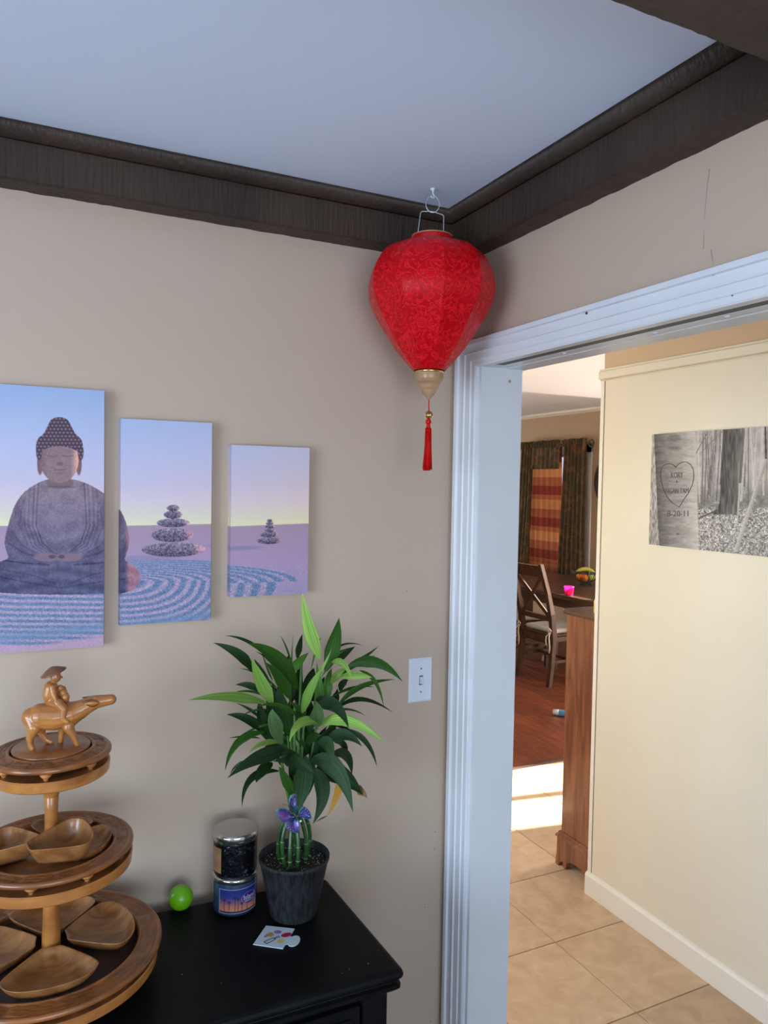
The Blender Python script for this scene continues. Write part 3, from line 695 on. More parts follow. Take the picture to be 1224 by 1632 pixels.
    hm = poly_mask(x, y, smooth_poly([(94, 665), (108, 669), (114, 682), (120, 694), (129, 700), (132, 712), (131, 724), (124, 722), (112, 715), (94, 712), (76, 715), (65, 722), (57, 724), (57, 712), (60, 700), (69, 694), (75, 682), (81, 669)], 2))
    for ex in (62, 128): hm = np.maximum(hm, ell(x, y, ex, 722, 4.6, 13, 1))
    row = np.floor(y/5.6); gx = (x+(row % 2)*3)/6.; gx = gx-np.floor(gx)-.5; gy = y/5.6-row-.5
    bl = np.clip(1-np.hypot(gx+.12, gy+.12)*2.1, 0, 1)[..., None]
    c = over(c, hm, np.array((62., 52, 74))*(1-bl)+np.array((150., 130, 146))*bl)
    return c
def forest(x, y):
    n1 = vnoise(x, y, 5, 1); n2 = vnoise(x, y, 16, 2); n3 = vnoise(x, y, 40, 3); nh = vnoise(x*.25, y, 8, 4)
    g = 178+34*(n3-.5)+26*(n1-.5)-np.clip((y-560)/260, 0, 1)*46
    def trunk(g, top, bot, w0, w1, tone, lo_y=0, hi_y=2000, sh=0, var=14):
        t = np.clip((y-top[1])/(bot[1]-top[1]), 0, 1); cx = top[0]+(bot[0]-top[0])*t; w = w0+(w1-w0)*t
        m = np.clip((w/2-np.abs(x-cx))/1.5+.5, 0, 1)*((y > min(top[1], bot[1])) & (y < max(top[1], bot[1])))
        s_ = (x-cx)/(w/2)
        return g*(1-m)+m*(tone+sh*s_+var*(n1-.5)*2)
    rr = random.Random(8)
    for k in range(46):
        X = rr.uniform(590, 1500); g = trunk(g, (X, 100), (X+rr.uniform(-70, 70), rr.uniform(600, 820)), rr.uniform(4, 9), rr.uniform(7, 14), rr.choice((112, 128, 146, 92, 205)), var=10)
    g = g-np.clip((y-620)/100, 0, 1)*np.clip((820-y)/60, 0, 1)*28*n2
    # leaf litter
    lit = 150+110*(n1-.5)*1.9+70*(n2-.5); k = np.clip((y-(800+30*(n2-.5)))/20, 0, 1); g = g*(1-k)+k*lit
    for p, q, w, tone in (((700, 180), (560, 430), 7, 100), ((835, 160), (640, 350), 5, 120), ((830, 470), (960, 400), 5, 205), ((960, 400), (1010, 480), 5, 200), ((640, 905), (800, 835), 15, 78), ((770, 770), (920, 770), 5, 190)):
        d, _ = segd(x, y, p, q); m = np.clip((w/2-d)/1.5+.5, 0, 1); g = g*(1-m)+m*tone
    # big dark trunk, flared at its foot
    t = np.clip((y-130)/740, 0, 1); fl_ = np.clip((y-740)/130, 0, 1)**2
    xl = 838-18*t-55*fl_; xr = 1035-45*t+5*fl_; m = np.clip((x-xl)/2, 0, 1)*np.clip((xr-x)/2, 0, 1)*(y < 868+10*n1)
    s_ = (x-xl)/(xr-xl+1e-6); bark = 66+62*np.clip(s_-.15, 0, 1)+46*(vnoise(x, y*.12, 9, 6)-.5)*1.4; g = g*(1-m)+m*bark
    g = trunk(g, (1043, 130), (1015, 760), 22, 20, 186, sh=-14); g = trunk(g, (1000, 600), (985, 960), 20, 16, 178, sh=-12)
    g = trunk(g, (1230, 380), (975, 1215), 34, 44, 176, sh=-22, var=20); g = trunk(g, (1205, 120), (1222, 400), 16, 16, 62)
    g = trunk(g, (1380, 100), (1390, 900), 90, 110, 96, sh=-30, var=24)
    # near pale trunk with the carving
    t = (y-180)/960.; xl = 240+40*t; xr = 600+42*t; m = np.clip((x-xl)/2, 0, 1)*np.clip((xr-x)/2, 0, 1)
    s_ = np.clip((x-xl)/(xr-xl+1e-6), 0, 1)
    tr = np.interp(s_, [0, .12, .35, .6, .85, 1], [82, 104, 134, 150, 176, 188])+24*(nh-.5)+12*(n1-.5)+22*(vnoise(x*.2, y, 26, 9)-.5)
    tr = tr-30*ell(x, y, 420, 215, 60, 24, 20)/1.-26*ell(x, y, 415, 300, 50, 16, 12)-36*ell(x, y, 450, 1042, 14, 9, 5)
    g = g*(1-m)+m*tr
    left = x < xl
    g = np.where(left, 165+50*(vnoise(x, y*.3, 9, 13)-.5)*1.6-np.clip((y-800)/60, 0, 1)*34*n1, g)
    c = np.stack([g*1.0, g*.985, g*.975], -1)
    return c
def print_grid(name, parent, origin, ux, uz, W_, H_, art, H, step, nrm, ink=(1, 1, 1)):
    """flat printed face: a fine grid whose colour attribute holds the picture"""
    nx = max(2, int(W_/step)); nz = max(2, int(H_/step))
    U, V = np.meshgrid(np.linspace(0, 1, nx+1), np.linspace(0, 1, nz+1))
    P = np.stack([U*W_, V*H_, np.ones_like(U)], -1) @ H.T; ax_ = P[..., 0]/P[..., 2]; ay_ = P[..., 1]/P[..., 2]
    c = lin(art(ax_, ay_))*np.array(ink)
    o3 = Vector(origin); ux = Vector(ux); uz = Vector(uz)
    pw = parent.location
    co = np.array(o3-pw)[None, None, :]+U[..., None]*W_*np.array(ux)+V[..., None]*H_*np.array(uz)
    co = co.reshape(-1, 3)
    i, k = np.meshgrid(np.arange(nx), np.arange(nz)); a = (k*(nx+1)+i).ravel()
    F = np.stack([a, a+1, a+nx+2, a+nx+1], -1)
    me = bpy.data.meshes.new(name); me.vertices.add(len(co)); me.vertices.foreach_set('co', co.ravel())
    me.loops.add(F.size); me.loops.foreach_set('vertex_index', F.ravel()); me.polygons.add(len(F))
    me.polygons.foreach_set('loop_start', np.arange(0, F.size, 4)); me.update(calc_edges=True)
    at = me.color_attributes.new('print', 'FLOAT_COLOR', 'POINT'); at.data.foreach_set('color', np.concatenate([c.reshape(-1, 3), np.ones((len(co), 1))], 1).ravel().astype('f'))
    me.materials.append(MATS['print_ink']); o = bpy.data.objects.new(name, me); COL.objects.link(o); o.parent = parent
    return o
TK = .022
def canvas(x0, x1, z0, z1, corners, label):
    t = thing('canvas_print', ((x0+x1)/2, 0, z0), label, 'wall art', 'three canvases of the split zen garden print')
    W_, H_ = x1-x0, z1-z0
    H = homog([(0, 0), (W_, 0), (W_, H_), (0, H_)], corners)   # (u right, v down from the top edge)
    print_grid('printed_face', t, (x0, -TK-.0006, z1), (1, 0, 0), (0, 0, -1), W_, H_, zen, H, .0011, None, (1.16, .99, .86))
    # stretched edge, carrying the print round the sides
    def side(u, v): return zen(*(lambda Q: (Q[..., 0]/Q[..., 2], Q[..., 1]/Q[..., 2]))(np.stack([u, v, np.ones_like(u)], -1) @ H.T))
    print_grid('wrapped_edge', t, (x0-.0004, 0, z1), (0, -1, 0), (0, 0, -1), TK, H_, lambda a, b_: side(a*0, b_), np.eye(3), .0022, None, (1.16, .99, .86))
    print_grid('wrapped_edge', t, (x1+.0004, -TK, z1), (0, 1, 0), (0, 0, -1), TK, H_, lambda a, b_: side(a*0+W_, b_)*.9, np.eye(3), .0022, None, (1.16, .99, .86))
    b = MB(); b.box((x0, -TK, z0), (x1, -.0012, z1), .001); b.build('stretcher_frame', 'white_plastic', t)
canvas(-1.066, -.860, 1.381, 1.912, [(-12, 612.5), (166, 623), (163, 1033), (-12, 1046)], 'largest canvas print, the seated stone statue under a blue sky')
canvas(-.828, -.637, 1.422, 1.857, [(192, 667), (344, 675), (336, 989), (187, 996)], 'middle canvas print, large stone pile with five stones beside a statue knee')
canvas(-.594, -.409, 1.470, 1.811, [(369, 709), (499, 716), (491, 946), (361, 948)], 'smallest canvas print nearest the light switch, with a tiny stone pile')

# forest picture in the hall
PX = XH-.022-.008
fy0, fy1, fz0, fz1 = .452, -.30, 1.517, 1.936
t = thing('canvas_print', (XH-.008, (fy0+fy1)/2, fz0), 'black and white forest canvas on the cream hall wall, heart carved in a tree', 'wall art')
Hf = homog([(0, 0), (fy0+.037, 0), (fy0+.037, fz1-fz0), (0, fz1-fz0)], [(225, 183), (1224, 128), (1224, 1255), (187, 1135)])
print_grid('printed_face', t, (PX, fy0, fz1), (0, -1, 0), (0, 0, -1), fy0-fy1, fz1-fz0, forest, Hf, .0019, None)
b = MB(); b.box((PX+.0006, fy1, fz0), (XH-.0085, fy0, fz1), .0012); b.build('stretcher_frame', 'white_plastic', t)
Hi = np.linalg.inv(Hf)
def art2world(x, y, lift=.0006):
    q = Hi @ np.array([x, y, 1.]); return Vector((PX-lift, fy0-q[0]/q[2], fz1-q[1]/q[2]))
heart = [(432, 462), (410, 440), (375, 430), (335, 436), (305, 465), (295, 510), (300, 570), (320, 640), (350, 710), (400, 770), (462, 806), (500, 745), (540, 690), (575, 620), (592, 545), (585, 480), (560, 437), (520, 416), (480, 420), (450, 438), (432, 462)]
b = MB(); b.tube([art2world(*p) for p in heart], .0012, 6); b.build('carved_heart', 'ink_carve', t)
def carve(body, cx, cy, size, wdt, sl=0):
    s_ = size
    text_part(body, 'carved_letters', 'ink_carve', t, s_, lambda x, y, z: art2world(cx+x*1000, cy-y*1000+x*1000*sl, .0005+z), .0004, width=wdt/1000.)
carve('KORY', 440, 530, .070, 104, .0); carve('+', 440, 588, .05, 24); carve('NGAN TAM', 445, 665, .062, 200, .0); carve('8-20-11', 455, 865, .075, 190, .0)

# ================================================================= LANTERN
LX, LY = -.175, -.168
lan = thing('silk_lantern', (LX, LY, 1.765), 'large red silk balloon lantern with wooden tip and tassel hanging in the corner', 'lantern')
prof_px = [(392, 33), (394.5, 50), (399, 71), (405, 79), (412, 85.5), (420, 90.5), (429, 95), (441, 99.5), (454, 101.5), (471, 101), (481, 98.5), (492, 94.5), (503, 89), (514, 82.5), (535, 70), (556, 56.5), (577, 39.5), (592, 25.5)]
ZT, ZB = 2.271, 1.990
prof = [(h*.1455/101.5, ZT-(y-392)*(ZT-ZB)/200.) for y, h in prof_px]
NG = 10
arc = [0]
for i in range(1, len(prof)): arc.append(arc[-1]+math.hypot(prof[i][0]-prof[i-1][0], prof[i][1]-prof[i-1][1]))
for g in range(NG):
    a0 = 2*PI*g/NG-R(.3); a1 = a0+2*PI/NG; am = (a0+a1)/2; K = 8; V = []; F = []; UV = []
    for i, (r_, z) in enumerate(prof):
        for k in range(K+1):
            a = a0+(a1-a0)*k/K; flat = math.cos(PI/NG)/math.cos(a-am); fl2 = 1-(1-flat)*.75
            pinch = 1+.015*math.cos((k/K-.5)*PI)*math.sin(min(1, i/6)*PI)
            V.append((LX+r_*fl2*math.cos(a), LY+r_*fl2*math.sin(a), z)); UV.append(((k/K-.5)*r_*2*PI/NG+g*.37, -arc[i]))
    for i in range(len(prof)-1):
        for k in range(K): F.append((i*(K+1)+k, (i+1)*(K+1)+k, (i+1)*(K+1)+k+1, i*(K+1)+k+1))
    b = MB(); b.add(V, F, True); o = b.build('silk_panel', 'red_silk', lan)
    uv = o.data.uv_layers.new(name='uv')
    for l in o.data.loops: uv.data[l.index].uv = UV[l.vertex_index]
    # seam cord / bamboo rib under the silk
    b = MB(); b.tube([(LX+(r_-.0008)*math.cos(a0), LY+(r_-.0008)*math.sin(a0), z) for r_, z in prof], .0008, 6); b.build('rib', 'red_plain', lan)
b = MB(); b.lathe([(.0455, 2.268), (.0448, 2.287), (.0462, 2.2885), (.0462, 2.291), (.042, 2.291), (.042, 2.268)], (LX, LY, 0), 40); b.build('collar', 'red_plain', lan)
b = MB(); b.lathe([(.0440, 2.2905), (.0464, 2.2912), (.0464, 2.293), (.0440, 2.2935)], (LX, LY, 0), 40); b.build('bamboo_ring', 'turned_wood', lan)
# wooden tip
b = MB(); b.lathe([(0, 1.992), (.0325, 1.992), (.0322, 1.980), (.0325, 1.974), (.030, 1.966), (.026, 1.962), (.0245, 1.961), (.0235, 1.953), (.019, 1.948), (.0178, 1.947), (.0165, 1.941), (.0125, 1.936), (.0115, 1.935), (.007, 1.929), (.0022, 1.924), (0, 1.924)], (LX, LY, 0), 40); b.build('wooden_tip', 'turned_wood', lan)
b = MB(); b.lathe([(.0318, 1.9845), (.0333, 1.9845), (.0333, 1.9905), (.0318, 1.9905)], (LX, LY, 0), 40); b.build('gold_band', 'gold', lan)
b = MB(); b.tube([(LX, LY, 1.925), (LX+.001, LY, 1.898)], .0012, 6); b.build('cord', 'tassel_red', lan)
bead_c = (LX+.001, LY, 1.8895)
b = MB(); b.sphere(bead_c, .0092, 20, 12)
bd = b.build('bead', 'brass', lan)
b = MB()
for k in range(8): b.tube([(bead_c[0]+.0094*math.cos(PI*j/8-PI/2)*math.cos(k*PI/4), bead_c[1]+.0094*math.cos(PI*j/8-PI/2)*math.sin(k*PI/4), bead_c[2]+.0094*math.sin(PI*j/8-PI/2)) for j in range(9)], .0005, 4)
b.build('bead_rib', 'gold', lan)
b = MB(); tx = LX; b.sphere((tx, LY, 1.874), (.0068, .0068, .0072), 14, 8); b.lathe([(.004, 1.868), (.0048, 1.864), (.0045, 1.861), (.0055, 1.859), (.0075, 1.853)], (tx, LY, 0), 14); b.build('tassel_knot', 'tassel_red', lan)
b = MB(); r_ = random.Random(1)
for k in range(150):
    a = r_.uniform(0, 2*PI); q = math.sqrt(r_.random()); x0, y0 = .0068*q*math.cos(a), .0068*q*math.sin(a); x1, y1 = .0105*q*math.cos(a)+r_.uniform(-.001, .001), .0105*q*math.sin(a)
    zz = 1.765+r_.uniform(-.003, .004); b.tube([(tx+x0, LY+y0, 1.860), (tx+x0*1.15, LY+y0*1.15, 1.82), (tx-.001+x1, LY+y1, zz)], .0007, 4)
o = b.build('tassel_fringe', 'tassel_red', lan); o['kind'] = 'stuff'
# wire bail
vd = Vector((math.cos(R(20)), -math.sin(R(20)), 0))   # direction across the opening
def off(s_, z): return (LX+vd.x*s_, LY+vd.y*s_, z)
b = MB(); b.tube([off(-.034, 2.272), off(-.0325, 2.300), off(-.0275, 2.344), off(-.025, 2.348), off(-.006, 2.3495), off(.004, 2.3485), off(.024, 2.343), off(.0262, 2.340), off(.0262, 2.300), off(.0265, 2.272)], .0011, 8); b.build('wire_bail', 'wire', lan)
b = MB(); b.tube([off(.0155*math.sin(2*PI*k/24), 2.3655+.0185*math.cos(2*PI*k/24)) for k in range(25)], .0011, 8); b.build('wire_loop', 'wire', lan)
hk = thing('ceiling_hook', (LX, LY, ZC), 'small white screw hook in the ceiling corner that carries the red lantern', 'hook')
b = MB(); b.lathe([(0, 0), (.0065, 0), (.0063, -.0022), (.003, -.004), (.0019, -.009), (0, -.009)], (LX, LY, ZC), 16); b.build('hook_base', 'white_plastic', hk)
b = MB(); b.tube([(LX, LY, ZC-.006), (LX, LY, ZC-.012)]+[(LX+.0042*math.sin(a), LY, ZC-.0162+.0042*math.cos(a)) for a in [R(v) for v in range(0, 300, 30)]], .0013, 8); b.build('hook_curl', 'white_plastic', hk)

# ================================================================= LIGHT SWITCH
sx0, sx1, sz0, sz1 = -.1245, -.0565, 1.171, 1.2855
sw = thing('light_switch', ((sx0+sx1)/2, 0, sz0), 'white toggle light switch plate on the wall left of the door casing', 'light switch')
cx = (sx0+sx1)/2; cz = (sz0+sz1)/2
b = MB(); b.loft([[(x, y, z) for x, z in ((sx0+i, sz0+i), (sx1-i, sz0+i), (sx1-i, sz1-i), (sx0+i, sz1-i))] for i, y in ((0, -.0003), (0, -.002), (.004, -.0055))], smooth=False); fixn(b.build('cover_plate', 'white_plastic', sw))
b = MB(); b.box((cx-.0052, -.0062, cz-.0125), (cx+.0052, -.0054, cz+.0125)); b.build('slot', 'screw', sw)
b = MB(); b.loft([[(cx-.0042, -.006, cz-.008), (cx+.0042, -.006, cz-.008), (cx+.0042, -.006, cz+.009), (cx-.0042, -.006, cz+.009)], [(cx-.0036, -.0135, cz-.0085), (cx+.0036, -.0135, cz-.0085), (cx+.0036, -.0125, cz-.002), (cx-.0036, -.0125, cz-.002)]], smooth=False); fixn(b.build('toggle', 'toggle', sw))
for s_ in (-1, 1):
    b = MB(); b.lathe([(0, .0007), (.0022, .0005), (.0026, 0)], n=12); b.v = [(cx+v[0], -.0055-v[2], cz+s_*.0302+v[1]) for v in b.v]; b.build('screw', 'screw', sw)

# ================================================================= SIDEBOARD
ZS = .80
sbd = thing('sideboard', (-.85, -.24, 0), 'black painted sideboard with moulded top edge against the wall, carrying the plant', 'sideboard')
BR, FR, FL, BL = Vector((-.366, -.066)), Vector((-.352, -.437)), Vector((-1.40, -.415)), Vector((-1.40, -.014))
def outline(inset, rad=.012):
    P = [BL, BR, FR, FL]; c = sum(P, Vector((0, 0)))/4; Q = []
    for p in P:
        q = Vector((p.x-inset if p.x > c.x else p.x+inset, p.y+inset if p.y < c.y else p.y-inset*.2)); Q.append(q)
    out = []
    for i, p in enumerate(Q):
        a = Q[i-1]; n_ = Q[(i+1) % 4]; u = (a-p).normalized(); v = (n_-p).normalized(); r__ = rad if p.y < c.y else .004
        for k in range(5):
            s_ = k/4; out.append(p+u*r__*(1-s_)**2+v*r__*s_**2)
    return out
edge = [(.030, ZS-.046), (.010, ZS-.044), (.004, ZS-.038), (.004, ZS-.031), (.011, ZS-.028), (.0125, ZS-.025), (.006, ZS-.022), (.001, ZS-.016), (0, ZS-.011), (.002, ZS-.005), (.007, ZS-.0012), (.012, ZS)]
b = MB(); b.loft([[(p.x, p.y, z) for p in outline(i)] for i, z in edge], smooth=False); fixn(b.build('top', 'black_paint', sbd))
# body
IN = .026
def bx(n_, a, c, m='black_paint', bev=.003, par=sbd): q = MB(); q.box(a, c, bev); return q.build(n_, m, par)
xr, xl, yf, yb = -.352-IN, -1.372, -.437+IN, -.075
for x, y in ((xr, yf), (xl, yf), (xr, yb), (xl, yb)):
    q = MB(); s1 = 1 if x == xl else -1; s2 = 1 if y == yf else -1
    rings = []
    for z, w in ((.0, .030), (.10, .036), (.60, .047), (.64, .050), (.754, .050)):
        rings.append([(x, y, z), (x+s1*w, y, z), (x+s1*w, y+s2*w, z), (x, y+s2*w, z)])
    q.loft(rings, smooth=False); fixn(q.build('leg', 'black_paint', sbd))
bx('side_panel', (xr-.022, yf+.045, .22), (xr-.008, yb-.045, .754)); bx('side_panel', (xl+.008, yf+.045, .22), (xl+.022, yb-.045, .754))
bx('front_rail', (xl+.045, yf+.010, .735), (xr-.045, yf+.030, .754)); bx('back_panel', (xl+.04, yb-.015, .22), (xr-.04, yb-.005, .754))
bx('shelf', (xl+.02, yf+.04, .22), (xr-.02, yb-.01, .24)); bx('mid_rail', (xl+.045, yf+.010, .60), (xr-.045, yf+.030, .615))
for k in range(3):
    w = (xr-xl-.10)/3; x0 = xl+.05+k*w
    d = bx('drawer', (x0+.004, yf+.002, .618), (x0+w-.004, yf+.026, .732)); q = MB()
    q.box((x0+.024, yf-.003, .636), (x0+w-.024, yf+.003, .714), .002); q.build('drawer_panel', 'black_paint', d)
    q = MB(); q.lathe([(0, .022), (.010, .020), (.013, .014), (.008, .007), (.006, 0)], n=14); q.v = [(x0+w/2+v[0], yf-.002-v[2], .675+v[1]) for v in q.v]; q.build('knob', 'rod', d)
    d = bx('door', (x0+.004, yf+.002, .245), (x0+w-.004, yf+.022, .598)); q = MB(); q.box((x0+.045, yf-.002, .285), (x0+w-.045, yf+.003, .56), .002); q.build('door_panel', 'black_paint', d)
# dust and paint chips on the top
for px, py, s_ in ((586, 1537, .0016), (556, 1546, .001), (603, 1515, .001), (289, 1554, .0013), (400, 1450, .0016), (352, 1567, .0008), (545, 1552, .0008)):
    p = on(px, py, 'z', ZS); q = MB(); q.add([(p.x, p.y, ZS+.0004), (p.x+s_*1.6, p.y+s_*.4, ZS+.0004), (p.x+s_, p.y+s_*1.2, ZS+.0012)], [(0, 1, 2)]); q.build('paint_chip', 'card_white', sbd)

# ================================================================= THREE-TIER SERVING STAND
TX, TY = -.967, -.222
st = thing('serving_stand', (TX, TY, ZS), 'three-tier carved wooden serving stand with round trays on a centre post', 'serving stand')
def carved_ring(ri, ro, z, seed, zdeep, n=140, cone=0.):
    """wide rim carved in shallow relief: huts, palms, figures read as irregular bumps in framed fields"""
    b = MB(); rad = [ri-.0005, ri+.002, ri+.005, ri+.0065]
    K = 12
    rad += [ri+.0075+(ro-ri-.018)*k/K for k in range(K+1)]
    rad += [ro-.0095, ro-.007, ro-.003, ro-.0005, ro, ro-.0005, ro-.003]
    V = []; F = []; M_ = len(rad)
    for i in range(n):
        a = 2*PI*i/n
        for j, r_ in enumerate(rad):
            h = 0
            if j == 0: h = -.004
            elif j in (1, 2): h = .0008
            elif j == 3: h = -.0012
            elif 4 <= j < 4+K+1:
                q = mnoise.noise(Vector((a*r_*180, r_*220, seed)))*1.0+mnoise.noise(Vector((a*r_*420, r_*420, seed+4)))*.5
                h = -.0008+max(-.4, min(.55, q*1.6))*.0026
                if abs((a*7/PI) % 1-.5) < .03: h = -.003
            elif j == 4+K+1: h = -.0016
            elif j in (4+K+2, 4+K+3): h = .0006
            elif j == 4+K+4: h = -.0015
            elif j == 4+K+5: h = -.0045
            elif j == 4+K+6: h = -.0075
            elif j == 4+K+7: h = -.0085
            V.append((TX+r_*math.cos(a), TY+r_*math.sin(a), z+h+cone*(ro-r_)/(ro-ri)))
    for i in range(n):
        for j in range(M_-1): F.append((i*M_+j, i*M_+j+1, ((i+1) % n)*M_+j+1, ((i+1) % n)*M_+j))
    b.add(V, F, True)
    # underside and inner wall of the recess
    b.lathe([(ro-.003, z-.0085), (ri-.0005, z-.0085)], (TX, TY, 0), n); b.lathe([(ri-.0005, z-.004), (ri-.0005, zdeep)], (TX, TY, 0), n)
    return b
def low_disc(r_, z0, z1):
    b = MB()
    for seg in ([(0, z0), (r_-.003, z0)], [(r_-.003, z0), (r_, z0+.0025)], [(r_, z0+.0025), (r_+.0012, z1-.002)], [(r_+.0012, z1-.002), (r_-.001, z1)]): b.lathe(seg, (TX, TY, 0), 96)
    fixn(b.build('lower_disc', 'carved_wood', st))
    b = MB(); b.lathe([(r_-.001, z1), (0, z1)], (TX, TY, 0), 96); fixn(b.build('disc_top', 'carved_dark', st))
def tier(rim_r, rec_r, z, z_rec, low_r, low_z0, low_z1, nk, seed, kr):
    fixn(carved_ring(rec_r, rim_r, z, seed, z_rec).build('carved_rim', 'carved_dark', st))
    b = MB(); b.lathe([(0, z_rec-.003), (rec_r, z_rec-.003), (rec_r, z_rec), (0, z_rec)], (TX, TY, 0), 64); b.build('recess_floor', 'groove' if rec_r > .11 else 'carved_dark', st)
    low_disc(low_r, low_z0, low_z1)
    for k in range(nk):
        a = 2*PI*(k+.35)/nk; kx, ky = TX+kr*math.cos(a), TY+kr*math.sin(a); h0, h1 = low_z1, z-.0085
        b = MB(); hh = h1-h0; b.lathe([(.004, h0), (.0045, h0+hh*.2), (.0075, h0+hh*.42), (.0105, h0+hh*.62), (.0105, h0+hh*.75), (.0075, h0+hh*.85), (.0065, h1)], (kx, ky, 0), 14); b.build('spindle', 'carved_wood', st)
tier(.193, .150, .882, .868, .185, .840, .860, 12, 1., .168)
tier(.141, .105, 1.070, 1.056, .1385, 1.027, 1.048, 9, 20., .126)
# top tier is closed: its middle is a flat lid with a groove round it
b = carved_ring(.068, .102, 1.2425, 40., 1.232, cone=.005); fixn(b.build('carved_rim', 'carved_dark', st))
b = MB(); b.lathe([(0, 1.232), (.068, 1.232)], (TX, TY, 0), 48); b.build('groove', 'groove', st)
b = MB(); b.lathe([(0, 1.238), (.0645, 1.238), (.0655, 1.2485), (.0645, 1.2500), (0, 1.2500)], (TX, TY, 0), 64); b.build('lid', 'carved_dark', st)
low_disc(.0985, 1.200, 1.220)
for k in range(7):
    a = 2*PI*(k+.1)/7; b = MB(); h0, h1 = 1.220, 1.2335; hh = h1-h0
    b.lathe([(.0035, h0), (.0045, h0+hh*.25), (.0095, h0+hh*.62), (.0095, h0+hh*.75), (.006, h1)], (TX+.088*math.cos(a), TY+.088*math.sin(a), 0), 14); b.build('spindle', 'carved_wood', st)
# posts
b = MB(); b.lathe([(.0165, .868), (.0165, .874), (.0158, .90), (.0135, .96), (.0120, 1.0), (.0135, 1.027)], (TX, TY, 0), 20); b.build('post', 'carved_wood', st)
b = MB(); b.lathe([(.0130, 1.056), (.0118, 1.09), (.0112, 1.13), (.0125, 1.158), (.0118, 1.159), (.0135, 1.161), (.0155, 1.185), (.0175, 1.200)], (TX, TY, 0), 20); b.build('post', 'carved_wood', st)
b = MB(); b.lathe([(0, .801), (.075, .801), (.078, .806), (.060, .815), (.05, .825), (.06, .840), (0, .840)], (TX, TY, 0), 48); b.build('foot', 'carved_wood', st)

def bowl_mesh(b, c, rot, r0, r1, half, h, tilt=None, lift=0):
    """wedge bowl: blunt inner end, two straight sides, rounded outer arc, hollow inside"""
    out = []
    P = []
    wi = r0*.55
    def arcp(a, r_): return Vector((r_*math.cos(a), r_*math.sin(a)))
    base = [arcp(-half*.93, r0+.004), arcp(-half*1.0, r1*.86), arcp(-half*.80, r1*.965)]
    base += [arcp(half*s_, r1) for s_ in (-.55, -.28, 0, .28, .55)]
    base += [arcp(half*.80, r1*.965), arcp(half*1.0, r1*.86), arcp(half*.93, r0+.004), Vector((r0*.98, wi*.5)), Vector((r0*.98, -wi*.5))]
    for _ in range(2):
        Q = []
        for i in range(len(base)):
            p, q = base[i], base[(i+1) % len(base)]; Q += [p*.78+q*.22, p*.22+q*.78]
        base = Q
    ce = sum(base, Vector((0, 0)))/len(base)
    lay = [(.34, 0), (.60, h*.05), (.80, h*.28), (.93, h*.66), (.995, h*.97), (1, h), (.985, h*1.015), (.955, h*.98), (.90, h*.80), (.78, h*.48), (.58, h*.24), (.30, h*.14), (.05, h*.12)]
    rings = [[(ce.x+(p.x-ce.x)*s_, ce.y+(p.y-ce.y)*s_, z) for p in base] for s_, z in lay]
    m4 = Matrix.Translation(Vector(c)) @ Matrix.Rotation(rot, 4, 'Z')
    if tilt: m4 = Matrix.Translation(Vector(c)) @ tilt
    rings = [[m4 @ Vector(p) for p in r_] for r_ in rings]
    b.loft(rings, smooth=True)
    return b
def bowl(label, c, rot, r0, r1, half, h, grp, tilt=None):
    b = MB(); bowl_mesh(b, c, rot, r0, r1, half, h, tilt); o = fixn(b.build('wooden_bowl', 'bowl_wood', None, origin=c)); return setp(o, label, 'bowl', grp)
G1 = 'wedge bowls set in the bottom tray'; G2 = 'wedge bowls on the middle tray'
for ang, lb in ((-93, 'wedge-shaped wooden bowl at the front of the bottom tray'), (6, 'wedge-shaped wooden bowl on the right of the bottom tray, towards the green ball'), (86, 'wedge-shaped wooden bowl at the back of the bottom tray behind the post'), (174, 'wedge-shaped wooden bowl cut by the left photo edge, on the bottom tray')):
    bowl(lb, (TX, TY, .8685), R(ang), .026, .145, R(39.5), .027, G1)
bowl('wedge-shaped wooden bowl lying in the middle tray under the stacked bowl', (TX+.004, TY, 1.0565), R(-22), .024, .100, R(43), .022, G2)
bowl('wedge-shaped wooden bowl at the back of the middle tray', (TX, TY, 1.0565), R(72), .022, .100, R(42), .020, G2)
# the stacked and the leaning bowls: whole bowls standing higher
tl = Matrix.Rotation(R(10), 4, 'Z') @ Matrix.Rotation(R(-4), 4, 'Y') @ Matrix.Rotation(R(6), 4, 'X')
bowl('wooden bowl stacked highest on the middle tray, in front of the post', (-1.040, -.297, 1.0640), 0, .036, .140, R(24), .040, G2, tl)
tl = Matrix.Rotation(R(155), 4, 'Z') @ Matrix.Rotation(R(3), 4, 'Y')
bowl('wooden bowl with a bright sheen left of the stacked bowl on the middle tray', (-.965, -.264, 1.0640), 0, .024, .125, R(30), .036, G2, tl)

# ================================================================= BUFFALO AND RIDER
def skin(name, nodes, edges, m, parent, k=1., vox=.0011):
    """one continuous carved surface: tapered limbs joined by a voxel remesh, then smoothed"""
    b = MB()
    for p, r_ in nodes: b.sphere(p, r_*k, 14, 9)
    for i, j in edges:
        (p, r0), (q, r1) = nodes[i], nodes[j]
        b.tube([p, p.lerp(q, .5), q], [r0*k, (r0+r1)*k*.5, r1*k], 14)
    me = b.mesh(name, m); o = bpy.data.objects.new(name, me); COL.objects.link(o)
    md = o.modifiers.new('remesh', 'REMESH'); md.mode = 'VOXEL'; md.voxel_size = vox; md.use_smooth_shade = True
    sm = o.modifiers.new('smooth', 'SMOOTH'); sm.factor = .6; sm.iterations = 5
    bpy.context.view_layer.update()
    me2 = bpy.data.meshes.new_from_object(o.evaluated_get(bpy.context.evaluated_depsgraph_get()))
    bpy.data.objects.remove(o); me2.name = name
    for p in me2.polygons: p.use_smooth = True
    o = bpy.data.objects.new(name, me2); COL.objects.link(o)
    o.parent = parent; return o
BZ = 1.2500
